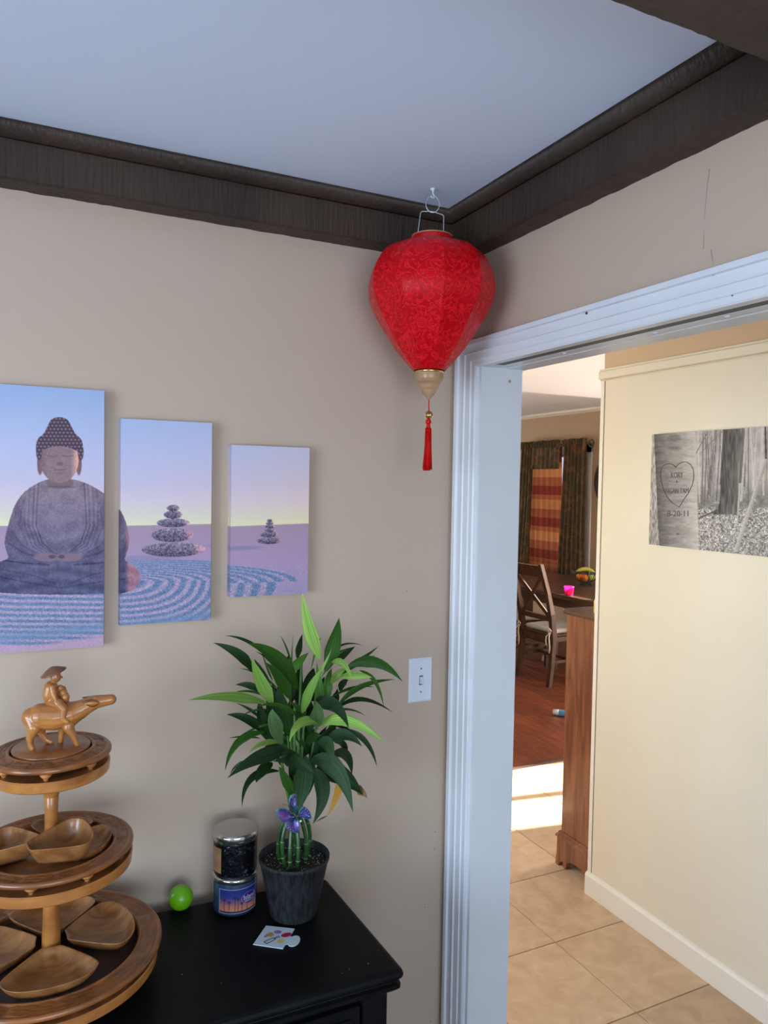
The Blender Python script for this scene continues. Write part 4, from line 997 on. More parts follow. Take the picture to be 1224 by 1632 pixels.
# plane of the carving: heading to the right of the picture, a little away from the wall plane
FX, FY = TX+.011, TY
fig = thing('buffalo_figurine', (FX, FY, BZ), 'carved wooden water buffalo with a hatted rider standing on the top tray', 'figurine')
def bp(s_, z, side=0.): # local: s along the body (metres, + = head), side + = towards the camera
    u = Vector((math.cos(R(-8)), math.sin(R(-8)), 0)); w = Vector((u.y, -u.x, 0)); return u*s_+w*side+Vector((0, 0, z))
nodes = []; edges = []
def N(s_, z, side, r_): nodes.append((bp(s_, z, side), r_)); return len(nodes)-1
def E_(a, c): edges.append((a, c))
hip = N(-.028, .054, 0, 0.0291)
rump = N(-.044, .054, 0, 0.0213); E_(hip, rump)
bel = N(-.006, .052, 0, 0.0305); E_(hip, bel)
chest = N(.018, .054, 0, 0.0284); E_(bel, chest)
nk = N(.036, .061, 0, 0.0220); E_(chest, nk)
nk2 = N(.050, .068, 0, 0.0180); E_(nk, nk2)
hd = N(.064, .0735, 0, 0.0155); E_(nk2, hd)
mz = N(.080, .0750, 0, 0.0130); E_(hd, mz)
nz_ = N(.090, .0760, 0, 0.0118); E_(mz, nz_)
for sd in (1, -1):
    fw_s = .0 if sd == 1 else -.004
    a1 = N(-.038+(.010 if sd < 0 else 0), .038, .012*sd, 0.0149); E_(rump if sd == 1 else hip, a1)
    a2 = N(-.045+(.016 if sd < 0 else 0), .020, .014*sd, 0.0078); E_(a1, a2)
    a3 = N(-.043+(.022 if sd < 0 else 0), .006, .014*sd, 0.0065); E_(a2, a3)
    a4 = N(-.041+(.028 if sd < 0 else 0), .0015, .014*sd, 0.0071); E_(a3, a4)
    f1 = N(.018-(.012 if sd < 0 else 0), .034, .012*sd, 0.0121); E_(chest if sd == 1 else bel, f1)
    f2 = N(.027-(.022 if sd < 0 else 0), .018, .013*sd, 0.0074); E_(f1, f2)
    f3 = N(.033-(.030 if sd < 0 else 0), .002, .013*sd, 0.0062); E_(f2, f3)
skin('buffalo_body', nodes, edges, 'carved_wood', fig, .80)
for sd in (1, -1):
    b = MB(); b.tube([bp(.060, .078, .006*sd)+fig.location, bp(.050, .079, .012*sd)+fig.location, bp(.040, .0785, .016*sd)+fig.location], [.0035, .0026, .0012], 8); b.build('horn', 'hat_wood', fig)
    b = MB(); rg = []
    for k in range(7):
        q = k/6; w = .0062*math.sin(PI*min(1, q*.95+.05))+.0006; c_ = bp(.070-.024*q, .0745+.001*q, (.0125+.004*q)*sd)+fig.location
        rg.append([c_+Vector((0, 0, w)), c_+bp(0, 0, .0012*sd), c_+Vector((0, 0, -w)), c_-bp(0, 0, .0012*sd)])
    b.loft(rg, True); fixn(b.build('ear', 'carved_wood', fig))
# rider: one continuous body, sitting astride and looking ahead
nodes = []; edges = []
pel = N(-.012, .081, 0, 0.0130); wst = N(-.014, .092, 0, 0.0152); E_(pel, wst)
ch = N(-.012, .104, 0, 0.0158); E_(wst, ch); nkk = N(-.008, .1145, 0, 0.0055); E_(ch, nkk); hdd = N(-.004, .123, 0, 0.0115); E_(nkk, hdd); hd2 = N(-.0045, .129, 0, 0.0105); E_(hdd, hd2)
for sd in (1, -1):
    sh = N(-.009, .108, .0095*sd, 0.0072); E_(ch, sh); el = N(-.006, .095, .0145*sd, 0.0061); E_(sh, el); hn = N(-.002, .082, .0165*sd, 0.0049); E_(el, hn); h2 = N(.002, .078, .017*sd, 0.0035); E_(hn, h2)
    th = N(.002, .079, .014*sd, 0.0109); E_(pel, th); kn = N(.011, .070, .0195*sd, 0.0084); E_(th, kn); an = N(.010, .052, .0215*sd, 0.0061); E_(kn, an); ft = N(.017, .047, .0225*sd, 0.0046); E_(an, ft)
skin('rider', nodes, edges, 'carved_wood', fig, .82, .0009)
b = MB(); b.sphere(bp(.0062, .1225, 0)+fig.location, (.0016, .0018, .0022), 8, 6); b.build('nose', 'carved_wood', fig)
# bundle carried in front
b = MB()
for s_, z, sd, r_ in ((.008, .094, 0, .0085), (.004, .103, .002, .006), (.012, .086, .003, .0085), (.008, .099, -.004, .006)): b.sphere(bp(s_, z, sd)+fig.location, (r_*.9, r_, r_*1.1), 14, 10)
b.build('bundle', 'carved_wood', fig)
# hat, tipped back
hc = bp(-.008, .1325, 0)+fig.location; rotm = Matrix.Rotation(R(-19), 3, 'Y')
b = MB(); b.lathe([(0, .0105), (.004, .0098), (.012, .0062), (.0215, .0005), (.0228, -.0012), (.0215, -.0020), (.012, .0022), (0, .004)], n=32)
b.v = [tuple(Vector(hc)+rotm @ Vector((v[0], v[1]*.92, v[2]))) for v in b.v]; b.build('hat', 'hat_wood', fig)

# ================================================================= CANDLES AND BALL
CX, CY = -.594, -.092
RC = .0475
can = thing('jar_candle', (CX, CY, ZS), 'lower jar candle with blue wax and a palm sunset label', 'candle', 'two stacked jar candles')
b = MB(); b.lathe([(0, .001), (RC-.006, .001), (RC-.001, .004), (RC, .009), (RC, .066), (RC-.001, .071)], (CX, CY, ZS), 48); b.build('jar', 'candle_glass', can)
b = MB(); b.lathe([(RC-.0015, .071), (RC+.0005, .0712), (RC+.0008, .079), (RC-.001, .0815), (0, .0815)], (CX, CY, ZS), 48); b.build('lid', 'candle_lid', can)
def label_art(u, v):   # u 0..1 across, v 0 bottom .. 1 top
    c = np.stack([np.interp(v, [0, .12, .3, .5, .7, 1], k) for k in ((120, 215, 205, 130, 40, 22), (60, 150, 125, 90, 60, 44), (60, 105, 110, 130, 140, 120))], -1)*.82
    for px_, top in ((.14, .56), (.26, .47), (.40, .66), (.47, .60), (.56, .40), (.69, .40)):
        c = over(c, np.clip(1-np.abs(u-px_-.01*v)/.012, 0, 1)*(v < top)*.9, (28, 20, 44)); c = over(c, np.clip(1.3-np.hypot((u-px_)/.042, (v-top)/.055)+.35*np.sin(np.arctan2(v-top, u-px_)*7), 0, 1), (26, 22, 50))
    c = over(c, ((v < .10)*1.), (66, 30, 52))
    ov = np.hypot((u-.76)/.215, (v-.56)/.255); c = over(c, np.clip((1.0-ov)*14, 0, 1), (150, 130, 185)); c = over(c, np.clip((.94-ov)*14, 0, 1), (48, 24, 92)); c = over(c, np.clip((.90-ov)*14, 0, 1)*np.clip((ov-.86)*20, 0, 1), (140, 120, 175))
    ed = np.minimum(np.minimum(u, 1-u)*2.2, np.minimum(v, 1-v)); c = over(c, (ed < .022)*.9, (170, 175, 205)); return c
def cyl_print(name, parent, c, r_, z0, z1, a0, a1, art, nx=110, nz=80):
    U, V = np.meshgrid(np.linspace(0, 1, nx+1), np.linspace(0, 1, nz+1)); col = lin(art(U, V)); A = a0+(a1-a0)*U
    pw = parent.location; co = np.stack([c[0]-pw.x+r_*np.cos(A), c[1]-pw.y+r_*np.sin(A), z0-pw.z+(z1-z0)*V], -1).reshape(-1, 3)
    i, k = np.meshgrid(np.arange(nx), np.arange(nz)); a = (k*(nx+1)+i).ravel(); F = np.stack([a, a+1, a+nx+2, a+nx+1], -1)
    me = bpy.data.meshes.new(name); me.from_pydata(co.tolist(), [], F.tolist()); at = me.color_attributes.new('print', 'FLOAT_COLOR', 'POINT')
    at.data.foreach_set('color', np.concatenate([col.reshape(-1, 3), np.ones((len(co), 1))], 1).ravel().astype('f')); me.materials.append(MATS['print_ink'])
    for p in me.polygons: p.use_smooth = True
    o = bpy.data.objects.new(name, me); COL.objects.link(o); o.parent = parent; return o
va = math.atan2(CAM.y-CY, CAM.x-CX)       # direction from the jar to the camera side
LA0, LA1 = va-R(43), va+R(66)
cyl_print('label', can, (CX, CY), RC+.0005, ZS+.010, ZS+.062, LA0, LA1, label_art)
def on_label(u, v, lift):
    a = LA0+(LA1-LA0)*u; r_ = RC+.0009+lift; return (CX+r_*math.cos(a), CY+r_*math.sin(a), ZS+.010+.052*v)
text_part('Island', 'label_lettering', 'label_ink', can, .30, lambda x, y, z: on_label(.76+x, .60+y+x*.10, 0), .0, width=.31)
text_part('MARGARITA', 'label_lettering', 'label_ink', can, .11, lambda x, y, z: on_label(.76+x, .44+y+x*.10, 0), .0, width=.27)
can2 = thing('jar_candle', (CX, CY, ZS+.0818), 'upper jar candle, dark hammered jar with a mirror lid, stacked on the blue one', 'candle', 'two stacked jar candles')
z2 = ZS+.0818
b = MB(); b.lathe([(0, .0), (RC-.007, .0), (RC-.0015, .003), (RC-.0005, .008), (RC-.0005, .075)], (CX, CY, z2), 48); b.build('jar', 'jar_dark', can2)
b = MB(); b.lathe([(RC-.001, .075), (RC+.001, .0755), (RC+.0015, .089), (RC-.0005, .0935), (RC-.004, .0945), (0, .0945)], (CX, CY, z2), 48); b.build('lid', 'candle_lid', can2)
b = MB(); b.lathe([(RC+.0003, .012), (RC+.0003, .066)], (CX, CY, z2), 14, a0=va-R(80), a1=va-R(38)); b.build('label', 'jar_label_gold', can2)

bc = Vector((-.7035, -.056, ZS+.0262))
ball = thing('ball', (bc.x, bc.y, ZS), 'bright green ball with a white mark beside the stacked candles', 'ball')
b = MB(); b.sphere(bc, .0262, 40, 24); b.build('ball_shell', 'golf', ball)
# the white printed mark, on the left of the ball as seen from the room
b = MB(); vx = (CAM-bc).normalized(); sx = Vector((0, 0, 1)).cross(vx).normalized(); uz_ = vx.cross(sx)
def onball(a, e): # a sideways, e upwards in metres
    d = (sx*a+uz_*e); q = math.sqrt(max(0, .0264**2-d.length_squared)); return bc+d+vx*q
pts = [(-.0255, .0045), (-.021, .0085), (-.015, .0085), (-.013, .0075), (-.0165, .0035), (-.0215, .0005), (-.0248, -.001)]
c0 = onball(-.019, .0045); b.add([c0]+[onball(*p) for p in pts], [(0, i+1, (i+1) % len(pts)+1) for i in range(len(pts))]); b.build('white_mark', 'ball_mark', ball)

# ================================================================= PUZZLE CARD
c_tl, c_tr, c_br, c_bl = [on(px, py, 'z', ZS+.0022) for px, py in ((424, 1475), (469.5, 1480), (451, 1511.5), (403.5, 1504.5))]
def cq(u, v):   # u right 0..1, v down 0..1 on the card
    p = (c_tl*(1-u)+c_tr*u)*(1-v)+(c_bl*(1-u)+c_br*u)*v; return (p.x, p.y)
knob = [(1., .34), (1.01, .40), (1.03, .40)]
kc = (1.20, .58)
poly = [(0, 0), (1, 0), (1, .37), (1.05, .42)]+[(kc[0]+.19*math.cos(a), kc[1]+.26*math.sin(a)) for a in [R(v) for v in range(-130, 131, 20)]]+[(1.05, .76), (1, .80), (1, 1), (0, 1)]
card = thing('puzzle_card', (cq(.5, .5)[0], cq(.5, .5)[1], ZS), 'white jigsaw-piece card with a small coloured drawing, lying before the plant pot', 'card')
b = MB(); b.prism([cq(u, v) for u, v in poly][::-1], ZS+.0004, ZS+.0022); fixn(b.build('card_sheet', 'card_white', card))
def blob(name, m, u, v, ru, rv, rot=0, z=.0024, n=20, wob=0):
    P = []
    for k in range(n):
        a = 2*PI*k/n; w = 1+wob*math.sin(a*7); x, y = ru*math.cos(a)*w, rv*math.sin(a)*w; P.append(cq(u+x*math.cos(rot)-y*math.sin(rot), v+x*math.sin(rot)+y*math.cos(rot)))
    b = MB(); b.add([(x, y, ZS+z) for x, y in P], [tuple(range(n))]); return b.build(name, m, card)
blob('printed_splash', 'ink_purple', .52, .26, .13, .09, wob=.1); blob('printed_splash', 'ink_orange', .33, .44, .13, .11, wob=.15); blob('printed_splash', 'ink_yellow', .80, .68, .12, .11, wob=.2); blob('printed_splash', 'ink_purple', .22, .55, .05, .06)
blob('printed_balloon', 'ink_red', .86, .36, .17, .11, -.5, z=.0026)
b = MB()
for p, q, w in (((.42, .90), (.60, .62), .0008), ((.60, .62), (.48, .60), .0008), ((.48, .60), (.29, .84), .0008), ((.29, .84), (.42, .90), .0008), ((.55, .60), (.70, .50), .0007)):
    b.bar((*cq(*p), ZS+.0026), (*cq(*q), ZS+.0026), w*2, .0004)
b.build('printed_figure', 'ink_dark', card); b = MB(); b.bar((*cq(.50, .60), ZS+.0027), (*cq(.66, .46), ZS+.0027), .0035, .0003); b.build('printed_figure', 'ink_blue', card)

# ================================================================= PLANT
PXc, PYc = -.485, -.168
plant = thing('potted_lucky_bamboo', (PXc, PYc, ZS), 'leafy lucky bamboo plant in a black ribbed pot, nearest the light switch', 'plant')
b = MB(); b.lathe([(0, .001), (.049, .001), (.0505, .004), (.0735, .119), (.0755, .120), (.0762, .127), (.0745, .1285), (.0715, .1275), (.0695, .112)], (PXc, PYc, ZS), 56); b.build('pot', 'pot', plant)
b = MB(); V = []; F = []
NS = 36
for i in range(NS):
    for k in range(12):
        a = 2*PI*i/NS; r_ = .0700*k/11; V.append((PXc+r_*math.cos(a), PYc+r_*math.sin(a), ZS+.110+mnoise.noise(Vector((r_*math.cos(a)*60, r_*math.sin(a)*60, 2)))*.003+.004*(1-k/11)))
for i in range(NS):
    for k in range(11): F.append((i*12+k, i*12+k+1, ((i+1) % NS)*12+k+1, ((i+1) % NS)*12+k))
b.add(V, F, True); soil = b.build('soil', 'soil', plant); soil['kind'] = 'stuff'
b = MB(); r_ = random.Random(4)
for k in range(190):
    a = r_.uniform(0, 2*PI); q = .066*math.sqrt(r_.uniform(.08, 1)); b.sphere((PXc+q*math.cos(a), PYc+q*math.sin(a), ZS+.114+r_.uniform(-.001, .001)), r_.uniform(.0006, .0015), 5, 4)
o = b.build('perlite', 'perlite', plant); o['kind'] = 'stuff'
def P3(px, py, dy): return on(px, py, 'y', PYc+dy)
# caged stalks: out of the soil, bulging, meeting under the leaves
stalks = [((450, 1383), (432, 1335), (463, 1292), .010), ((455, 1384), (440, 1330), (467, 1293), -.020), ((463, 1386), (460, 1345), (467, 1297), -.034), ((474, 1386), (478, 1345), (470, 1296), -.036), ((484, 1384), (496, 1335), (474, 1293), -.012), ((482, 1376), (507, 1330), (480, 1290), .012), ((470, 1378), (470, 1340), (471, 1298), .028)]
for (p0, p1, p2, dy) in stalks:
    A_, B_, C_ = P3(*p0, dy), P3(*p1, dy*1.1), P3(*p2, dy*.3); A_.z = min(A_.z, ZS+.113); pts = []
    for k in range(13):
        s_ = k/12; pts.append(A_*(1-s_)**2+B_*2*s_*(1-s_)+C_*s_**2)
    pts = [A_+(A_-B_)*.05]+pts
    b = MB(); b.tube(pts, [.0043+(.0006 if k in (5, 9) else 0) for k in range(len(pts))], 10); sk = b.build('stalk', 'stem', plant)
    for k in (3, 6, 10): b = MB(); d_ = (pts[k+1]-pts[k]).normalized()*.0009; b.tube([pts[k]-d_, pts[k]+d_], .0050, 10); b.build('stalk_node', 'stem_node', sk)
# upright shoots carrying the leaves
shoots = [((466, 1296), (452, 1240), (446, 1195), -.01, .0042), ((470, 1296), (468, 1215), (470, 1120), -.02, .0045), ((474, 1296), (480, 1200), (488, 1110), 0, .0045), ((471, 1296), (460, 1200), (455, 1130), .02, .004), ((478, 1294), (495, 1220), (505, 1150), .01, .004), ((472, 1296), (475, 1200), (480, 1060), -.005, .004), ((469, 1296), (463, 1180), (462, 1090), .012, .0038)]
for p0, p1, p2, dy, r_ in shoots:
    A_, B_, C_ = P3(*p0, dy*.3), P3(*p1, dy), P3(*p2, dy); b = MB(); b.tube([A_*(1-k/10)**2+B_*2*(k/10)*(1-k/10)+C_*(k/10)**2 for k in range(11)], [r_*(1-.4*k/10) for k in range(11)], 8); b.build('shoot', 'pale_stem', plant)
# leaves: base, middle, tip read off the photograph (crop units), width, colour, depth of middle and tip
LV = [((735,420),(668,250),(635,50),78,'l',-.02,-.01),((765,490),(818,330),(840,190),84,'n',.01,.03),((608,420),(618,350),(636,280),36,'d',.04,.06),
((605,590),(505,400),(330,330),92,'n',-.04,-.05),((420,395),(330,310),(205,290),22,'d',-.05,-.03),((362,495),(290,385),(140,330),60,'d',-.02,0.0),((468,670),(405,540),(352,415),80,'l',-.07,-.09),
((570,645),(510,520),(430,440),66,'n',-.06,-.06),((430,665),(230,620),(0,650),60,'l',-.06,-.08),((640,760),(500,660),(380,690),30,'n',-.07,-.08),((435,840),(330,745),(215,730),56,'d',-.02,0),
((522,895),(470,760),(470,700),84,'gl',-.10,-.10),((425,830),(262,860),(205,1045),46,'n',-.03,-.05),((400,862),(310,850),(225,862),14,'d',.03,.05),((545,935),(390,960),(218,1085),84,'g',-.07,-.11),
((520,885),(410,880),(340,945),30,'l',-.08,-.1),((345,985),(270,1005),(232,1065),16,'d',0.0,.02),((470,1000),(400,1050),(378,1110),62,'d',-.04,-.05),((505,1045),(330,1060),(300,1245),40,'d',-.04,-.08),
((635,720),(680,590),(748,465),62,'l',-.08,-.07),((718,780),(735,610),(715,440),58,'nl',-.05,-.03),((712,800),(720,720),(712,655),84,'gl',-.09,-.10),((735,790),(880,730),(1095,890),66,'l',-.10,-.13),
((742,772),(610,760),(563,885),56,'l',-.10,-.12),((700,665),(820,660),(895,805),80,'g',-.08,-.12),((880,812),(1000,870),(1052,1022),32,'g',-.05,-.04),((830,690),(950,560),(1155,535),34,'n',0,.02),
((830,700),(960,615),(1145,722),26,'d',.02,.04),((888,465),(1050,410),(1195,548),66,'n',-.03,-.05),((845,520),(940,505),(1025,525),50,'l',-.05,-.07),((795,560),(830,500),(885,470),46,'l',-.03,-.02),
((808,440),(850,400),(930,352),58,'d',.03,.05),((790,400),(860,325),(975,345),12,'d',.05,.06),((900,450),(980,415),(1065,345),20,'n',.02,.05),((800,440),(870,430),(915,540),42,'l',-.05,-.08),
((955,485),(1050,530),(1090,690),24,'n',0,0),((785,690),(820,650),(832,585),52,'d',.03,.05),((765,885),(870,820),(968,908),68,'g',-.03,-.04),((795,960),(890,935),(912,1068),58,'g',.02,.02),
((815,885),(880,890),(878,990),34,'d',.05,.05),((685,985),(840,1000),(918,1275),104,'g',-.08,-.12),((715,1030),(850,1050),(975,1180),104,'d',-.04,-.05),((650,960),(650,1120),(608,1275),96,'g',-.09,-.10),
((705,1030),(770,1160),(695,1340),82,'g',-.06,-.07),((868,1010),(838,1170),(775,1295),44,'y',.05,.04),((725,890),(790,880),(802,1015),72,'g',-.07,-.09),((808,965),(825,990),(838,1030),40,'y',.0,.0),
((565,500),(610,440),(672,385),52,'nl',-.01,.02),((480,860),(475,660),(440,540),84,'d',.0,.01),((565,850),(520,700),(500,560),90,'d',-.01,0.),((655,650),(680,540),(700,470),72,'d',.02,.04),
((500,905),(410,780),(395,640),74,'d',.01,.02),((705,945),(745,880),(785,800),64,'d',0,.01),((455,600),(410,500),(368,420),44,'d',-.03,-.02),((395,600),(340,560),(262,565),38,'d',.02,.05),
((400,755),(350,700),(265,665),18,'d',.04,.06),((590,1190),(545,1080),(505,1020),62,'n',-.03,-.02),((560,925),(600,1000),(710,1062),74,'g',-.09,-.10),((850,605),(860,550),(892,538),42,'d',.04,.05),
((625,690),(600,560),(640,420),66,'d',.03,.05),((780,640),(770,560),(800,470),60,'nl',0,.02),((610,1180),(590,1050),(560,930),60,'d',-.02,-.03),((665,1180),(680,1050),(700,930),60,'d',-.02,-.02),
((640,760),(630,700),(560,660),40,'n',-.03,-.05),((530,560),(545,450),(565,390),30,'d',.05,.08),((940,440),(990,420),(1045,400),16,'b',.02,.03),((660,900),(700,840),(740,850),52,'d',-.04,-.05),
((570,1000),(560,940),(520,950),60,'g',-.06,-.08),((590,620),(570,540),(585,280),14,'n',.07,.11),((470,540),(440,470),(405,370),14,'n',.03,.06),((700,560),(745,480),(800,365),20,'l',-.04,-.04),((640,1000),(560,980),(470,990),46,'g',-.05,-.07)]
HUE = {'l': 'leaf_l', 'n': 'leaf_n', 'd': 'leaf_d', 'g': 'leaf_g', 'y': 'leaf_y', 'b': 'leaf_b'}
HUE['gl'] = 'leaf_gl'; HUE['nl'] = 'leaf_nl'
r_ = random.Random(12)
def leaf(p0, p1, p2, w, m, dm, dt, i):
    cr = lambda q: (300+q[0]/3.497, 930+q[1]/3.497)
    c1 = tuple(2*p1[k]-.5*(p0[k]+p2[k]) if False else p1[k]*1.4-.2*(p0[k]+p2[k]) for k in (0, 1))
    A_ = P3(*cr(p0), dm*.35); B_ = P3(*cr(c1), dm); C_ = P3(*cr(p2), dt)
    B_ = B_*1.0
    W_ = w/3.497*(C_-CAM).length/FPX*.50
    n = 12; V = []; F = []; roll = r_.uniform(-.35, .35); side_prev = None
    for k in range(n+1):
        s_ = k/n; c_ = A_*(1-s_)**2+B_*2*s_*(1-s_)+C_*s_**2; t = ((B_-A_)*(1-s_)+(C_-B_)*s_).normalized()
        view = (CAM-c_).normalized(); sd = t.cross(view)
        if sd.length < 1e-4: sd = side_prev or Vector((1, 0, 0))
        sd.normalize(); nr = sd.cross(t).normalized(); ro = roll+.25*math.sin(s_*3+i)
        sd2 = sd*math.cos(ro)+nr*math.sin(ro); nr2 = nr*math.cos(ro)-sd*math.sin(ro); side_prev = sd
        wd = W_*(.22+.78*min(1, (s_/.32))**.8)*(1 if s_ < .36 else max(.012, (1-(s_-.36)/.64)**1.05*(1+.75*(s_-.36)/.64)))
        if k == 0: wd = W_*.16
        for q, dn in ((-1, .28), (-.5, .10), (0, -.04), (.5, .10), (1, .28)):
            V.append(c_+sd2*(wd*q)+nr2*(wd*dn*.8))
    for k in range(n):
        for q in range(4): F.append((k*5+q, k*5+q+1, (k+1)*5+q+1, (k+1)*5+q))
    b = MB(); b.add(V, F, True)
    b.v = [(x, min(y, -.004), z) for x, y, z in b.v]
    o = b.build('leaf', HUE[m], plant); uv = o.data.uv_layers.new(name='uv')
    for l in o.data.loops: uv.data[l.index].uv = ((l.vertex_index % 5)/4, (l.vertex_index//5)/n)
    return o
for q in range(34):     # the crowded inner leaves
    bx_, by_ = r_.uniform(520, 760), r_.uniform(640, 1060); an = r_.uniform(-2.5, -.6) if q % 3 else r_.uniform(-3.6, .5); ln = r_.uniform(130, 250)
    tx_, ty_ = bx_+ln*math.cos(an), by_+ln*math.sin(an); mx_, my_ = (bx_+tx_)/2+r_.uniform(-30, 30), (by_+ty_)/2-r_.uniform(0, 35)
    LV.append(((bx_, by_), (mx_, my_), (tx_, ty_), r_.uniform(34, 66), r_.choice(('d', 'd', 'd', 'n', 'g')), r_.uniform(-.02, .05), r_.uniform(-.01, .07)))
for q in range(12):     # thin trailing tips
    an = (-3.5, -3.2, -2.9, -2.6, -2.3, -1.9, -1.3, -.9, -.6, -.3, .05, .4)[q]; bx_, by_ = 640+170*math.cos(an), 700+230*math.sin(an); ln = r_.uniform(170, 260)
    LV.append(((bx_, by_), (bx_+ln*.5*math.cos(an), by_+ln*.5*math.sin(an)-25), (bx_+ln*math.cos(an), by_+ln*math.sin(an)+20), r_.uniform(10, 18), r_.choice(('d', 'n')), r_.uniform(-.03, .05), r_.uniform(-.05, .08)))
for i, L_ in enumerate(LV):
    lf = leaf(*L_, i)
    if i == 41:   # scorched tip
        bt = leaf((940, 1140), (965, 1155), (998, 1195), 50, 'b', -.052, -.052, 3)
bt = leaf((775, 1295), (740, 1310), (705, 1332), 8, 'b', .04, .04, 4)

# butterfly clip on the plant
BF = P3(471, 1300, -.052)
bf = thing('butterfly_ornament', tuple(BF), 'purple and teal metal butterfly clipped on the lucky bamboo stalks', 'ornament')
def bfp(px, py, d=0): # butterfly crop units (10.53 per px, origin 425,1245)
    q = on(425+px/10.53, 1245+py/10.53, 'y', BF.y-d); return q
def wing(pts, d_tip, name, edge=True):
    ce = bfp(490, 585); P = [bfp(x, y, d_tip*min(1, math.hypot(x-490, y-585)/320)) for x, y in pts]
    P = [ce]+P
    for it in range(1):
        Q = [P[0]]
        for i in range(1, len(P)-1): Q += [P[i]*.75+P[i-1]*.25 if i > 1 else P[i], P[i]*.75+P[i+1]*.25]
        Q.append(P[-1]); P = Q
    cc = sum(P, Vector((0, 0, 0)))/len(P); nn = (CAM-cc).normalized(); n = len(P)
    b = MB(); V = [p for p in P]+[p-nn*.0007 for p in P]; mid = [cc+nn*.0012, cc-nn*.0003]; V += mid
    F = [(i, (i+1) % n, 2*n) for i in range(n)]+[(n+i, n+(i+1) % n, 2*n+1) for i in range(n)]+[(i, (i+1) % n, n+(i+1) % n, n+i) for i in range(n)]
    b.add(V, F, True); o = b.build(name, 'bfly_purple', bf)
    b = MB(); b.tube([p+nn*.0003 for p in P[1:]], .0009, 6); b.build('wing_edge', 'bfly_edge', o)
    b = MB()
    for i in range(2, n-1, 2): b.tube([ce+nn*.0014, cc*.5+P[i]*.5+nn*.0010, P[i]+nn*.0004], .00035, 4)
    b.build('wing_vein', 'bfly_edge', o)
    b = MB(); q = P[n//2]
    for k in (-1, 0, 1): b.sphere(P[(n//2+k) % n]*.93+ce*.07+nn*.0009, .0007, 6, 5)
    b.build('wing_spot', 'gem', o)
wing([(440, 560), (380, 500), (300, 455), (200, 460), (150, 505), (170, 570), (210, 640), (270, 705), (320, 700), (400, 650)], .022, 'fore_wing')
wing([(440, 625), (370, 660), (310, 725), (340, 790), (410, 840), (520, 880), (540, 800), (530, 690), (500, 620)], .018, 'hind_wing')
wing([(460, 520), (390, 440), (375, 350), (400, 260), (440, 215), (490, 215), (515, 290), (515, 380), (495, 500)], -.006, 'fore_wing')
wing([(530, 545), (570, 470), (620, 420), (690, 470), (740, 560), (755, 630), (680, 630), (590, 610)], .002, 'hind_wing')
b = MB(); b.tube([bfp(545, 660, .006), bfp(490, 585, .007), bfp(440, 520, .006)], [.0012, .0024, .0016], 8); b.build('body', 'bfly_body', bf)
b = MB(); b.sphere(bfp(570, 670, .008), .0023, 10, 8); b.build('gem', 'gem', bf)
b = MB(); b.tube([bfp(440, 520, .006), bfp(350, 400, .004), bfp(262, 388, .004)], .00045, 5); b.tube([bfp(440, 520, .006), bfp(370, 390, .004), bfp(345, 310, .004)], .00045, 5); b.build('antenna', 'bfly_body', bf)
b = MB(); b.tube([BF, BF+Vector((0, .035, -.002))], .0012, 6); b.build('clip', 'bfly_body', bf)

# ================================================================= DRESSER beyond the hall wall
DX0, DX1, DYb, DYf, DT = 1.214, 2.05, .765, .997, 1.18
dr = thing('dresser', ((DX0+DX1)/2, (DYb+DYf)/2, 0), 'reddish brown wooden dresser whose worn side shows past the hall wall end', 'dresser')
b = MB(); b.box((DX0, DYb, .125), (DX1, DYf-.004, DT-.018), .002); b.build('carcass', 'dresser_wood', dr)
# top with rounded corner
tp = [(DX0-.032, DYb-.002), (DX0-.032, DYf-.03)]+[(DX0-.032+.045*(1-math.cos(a)), DYf-.03+.045*math.sin(a)) for a in (R(20), R(45), R(70), R(90))]+[(DX1+.03, DYf+.015), (DX1+.03, DYb-.002)]
tp = [(x, y) for x, y in tp]
b = MB(); cxx = sum(p[0] for p in tp)/len(tp); cyy = sum(p[1] for p in tp)/len(tp)
b.loft([[(x+(cxx-x)*i_, y+(cyy-y)*i_*(1 if y > .8 else 0), z) for x, y in tp] for i_, z in ((.02, DT-.018), (.006, DT-.015), (0, DT-.009), (.002, DT-.003), (.006, DT))], smooth=False); fixn(b.build('top', 'dresser_top', dr))
# base moulding
b = MB(); b.loft([[(DX0-o_, DYb, z), (DX0-o_, DYf+o_, z), (DX1+o_, DYf+o_, z), (DX1+o_, DYb, z)] for o_, z in ((.003, .160), (.008, .156), (.008, .149), (.014, .146), (.017, .139), (.017, .133), (.010, .128), (.004, .125))], smooth=False); fixn(b.build('base_moulding', 'dresser_wood', dr))
# bracket base: side apron with arch
def apron(name, P, xa, xb, axis):
    b = MB(); n = len(P)
    if axis == 'x': V = [(xa, y, z) for y, z in P]+[(xb, y, z) for y, z in P]
    else: V = [(y, xa, z) for y, z in P]+[(y, xb, z) for y, z in P]
    b.add(V, [tuple(range(n)), tuple(range(n, 2*n))[::-1]]+[(i, (i+1) % n, n+(i+1) % n, n+i) for i in range(n)]); return fixn(b.build(name, 'dresser_wood', dr))
apron('bracket_base', [(DYf+.010, .127), (DYf+.012, .06), (DYf+.020, .03), (DYf+.022, 0), (DYf-.004, 0), (DYf-.012, .020), (DYf-.028, .028), (DYf-.030, .010), (DYf-.038, 0.002), (DYf-.050, .006), (DYf-.055, .030), (DYf-.075, .046), (DYf-.11, .052), (DYf-.15, .048), (DYb+.06, .028), (DYb+.045, 0), (DYb, 0), (DYb, .127)], DX0-.008, DX0+.012, 'x')
apron('bracket_base', [(DX0-.008, .127), (DX1+.008, .127), (DX1+.01, 0), (DX1-.05, 0), (DX1-.1, .05), (DX0+.1, .05), (DX0+.05, 0), (DX0-.01, 0)], DYf-.004, DYf+.014, 'y')
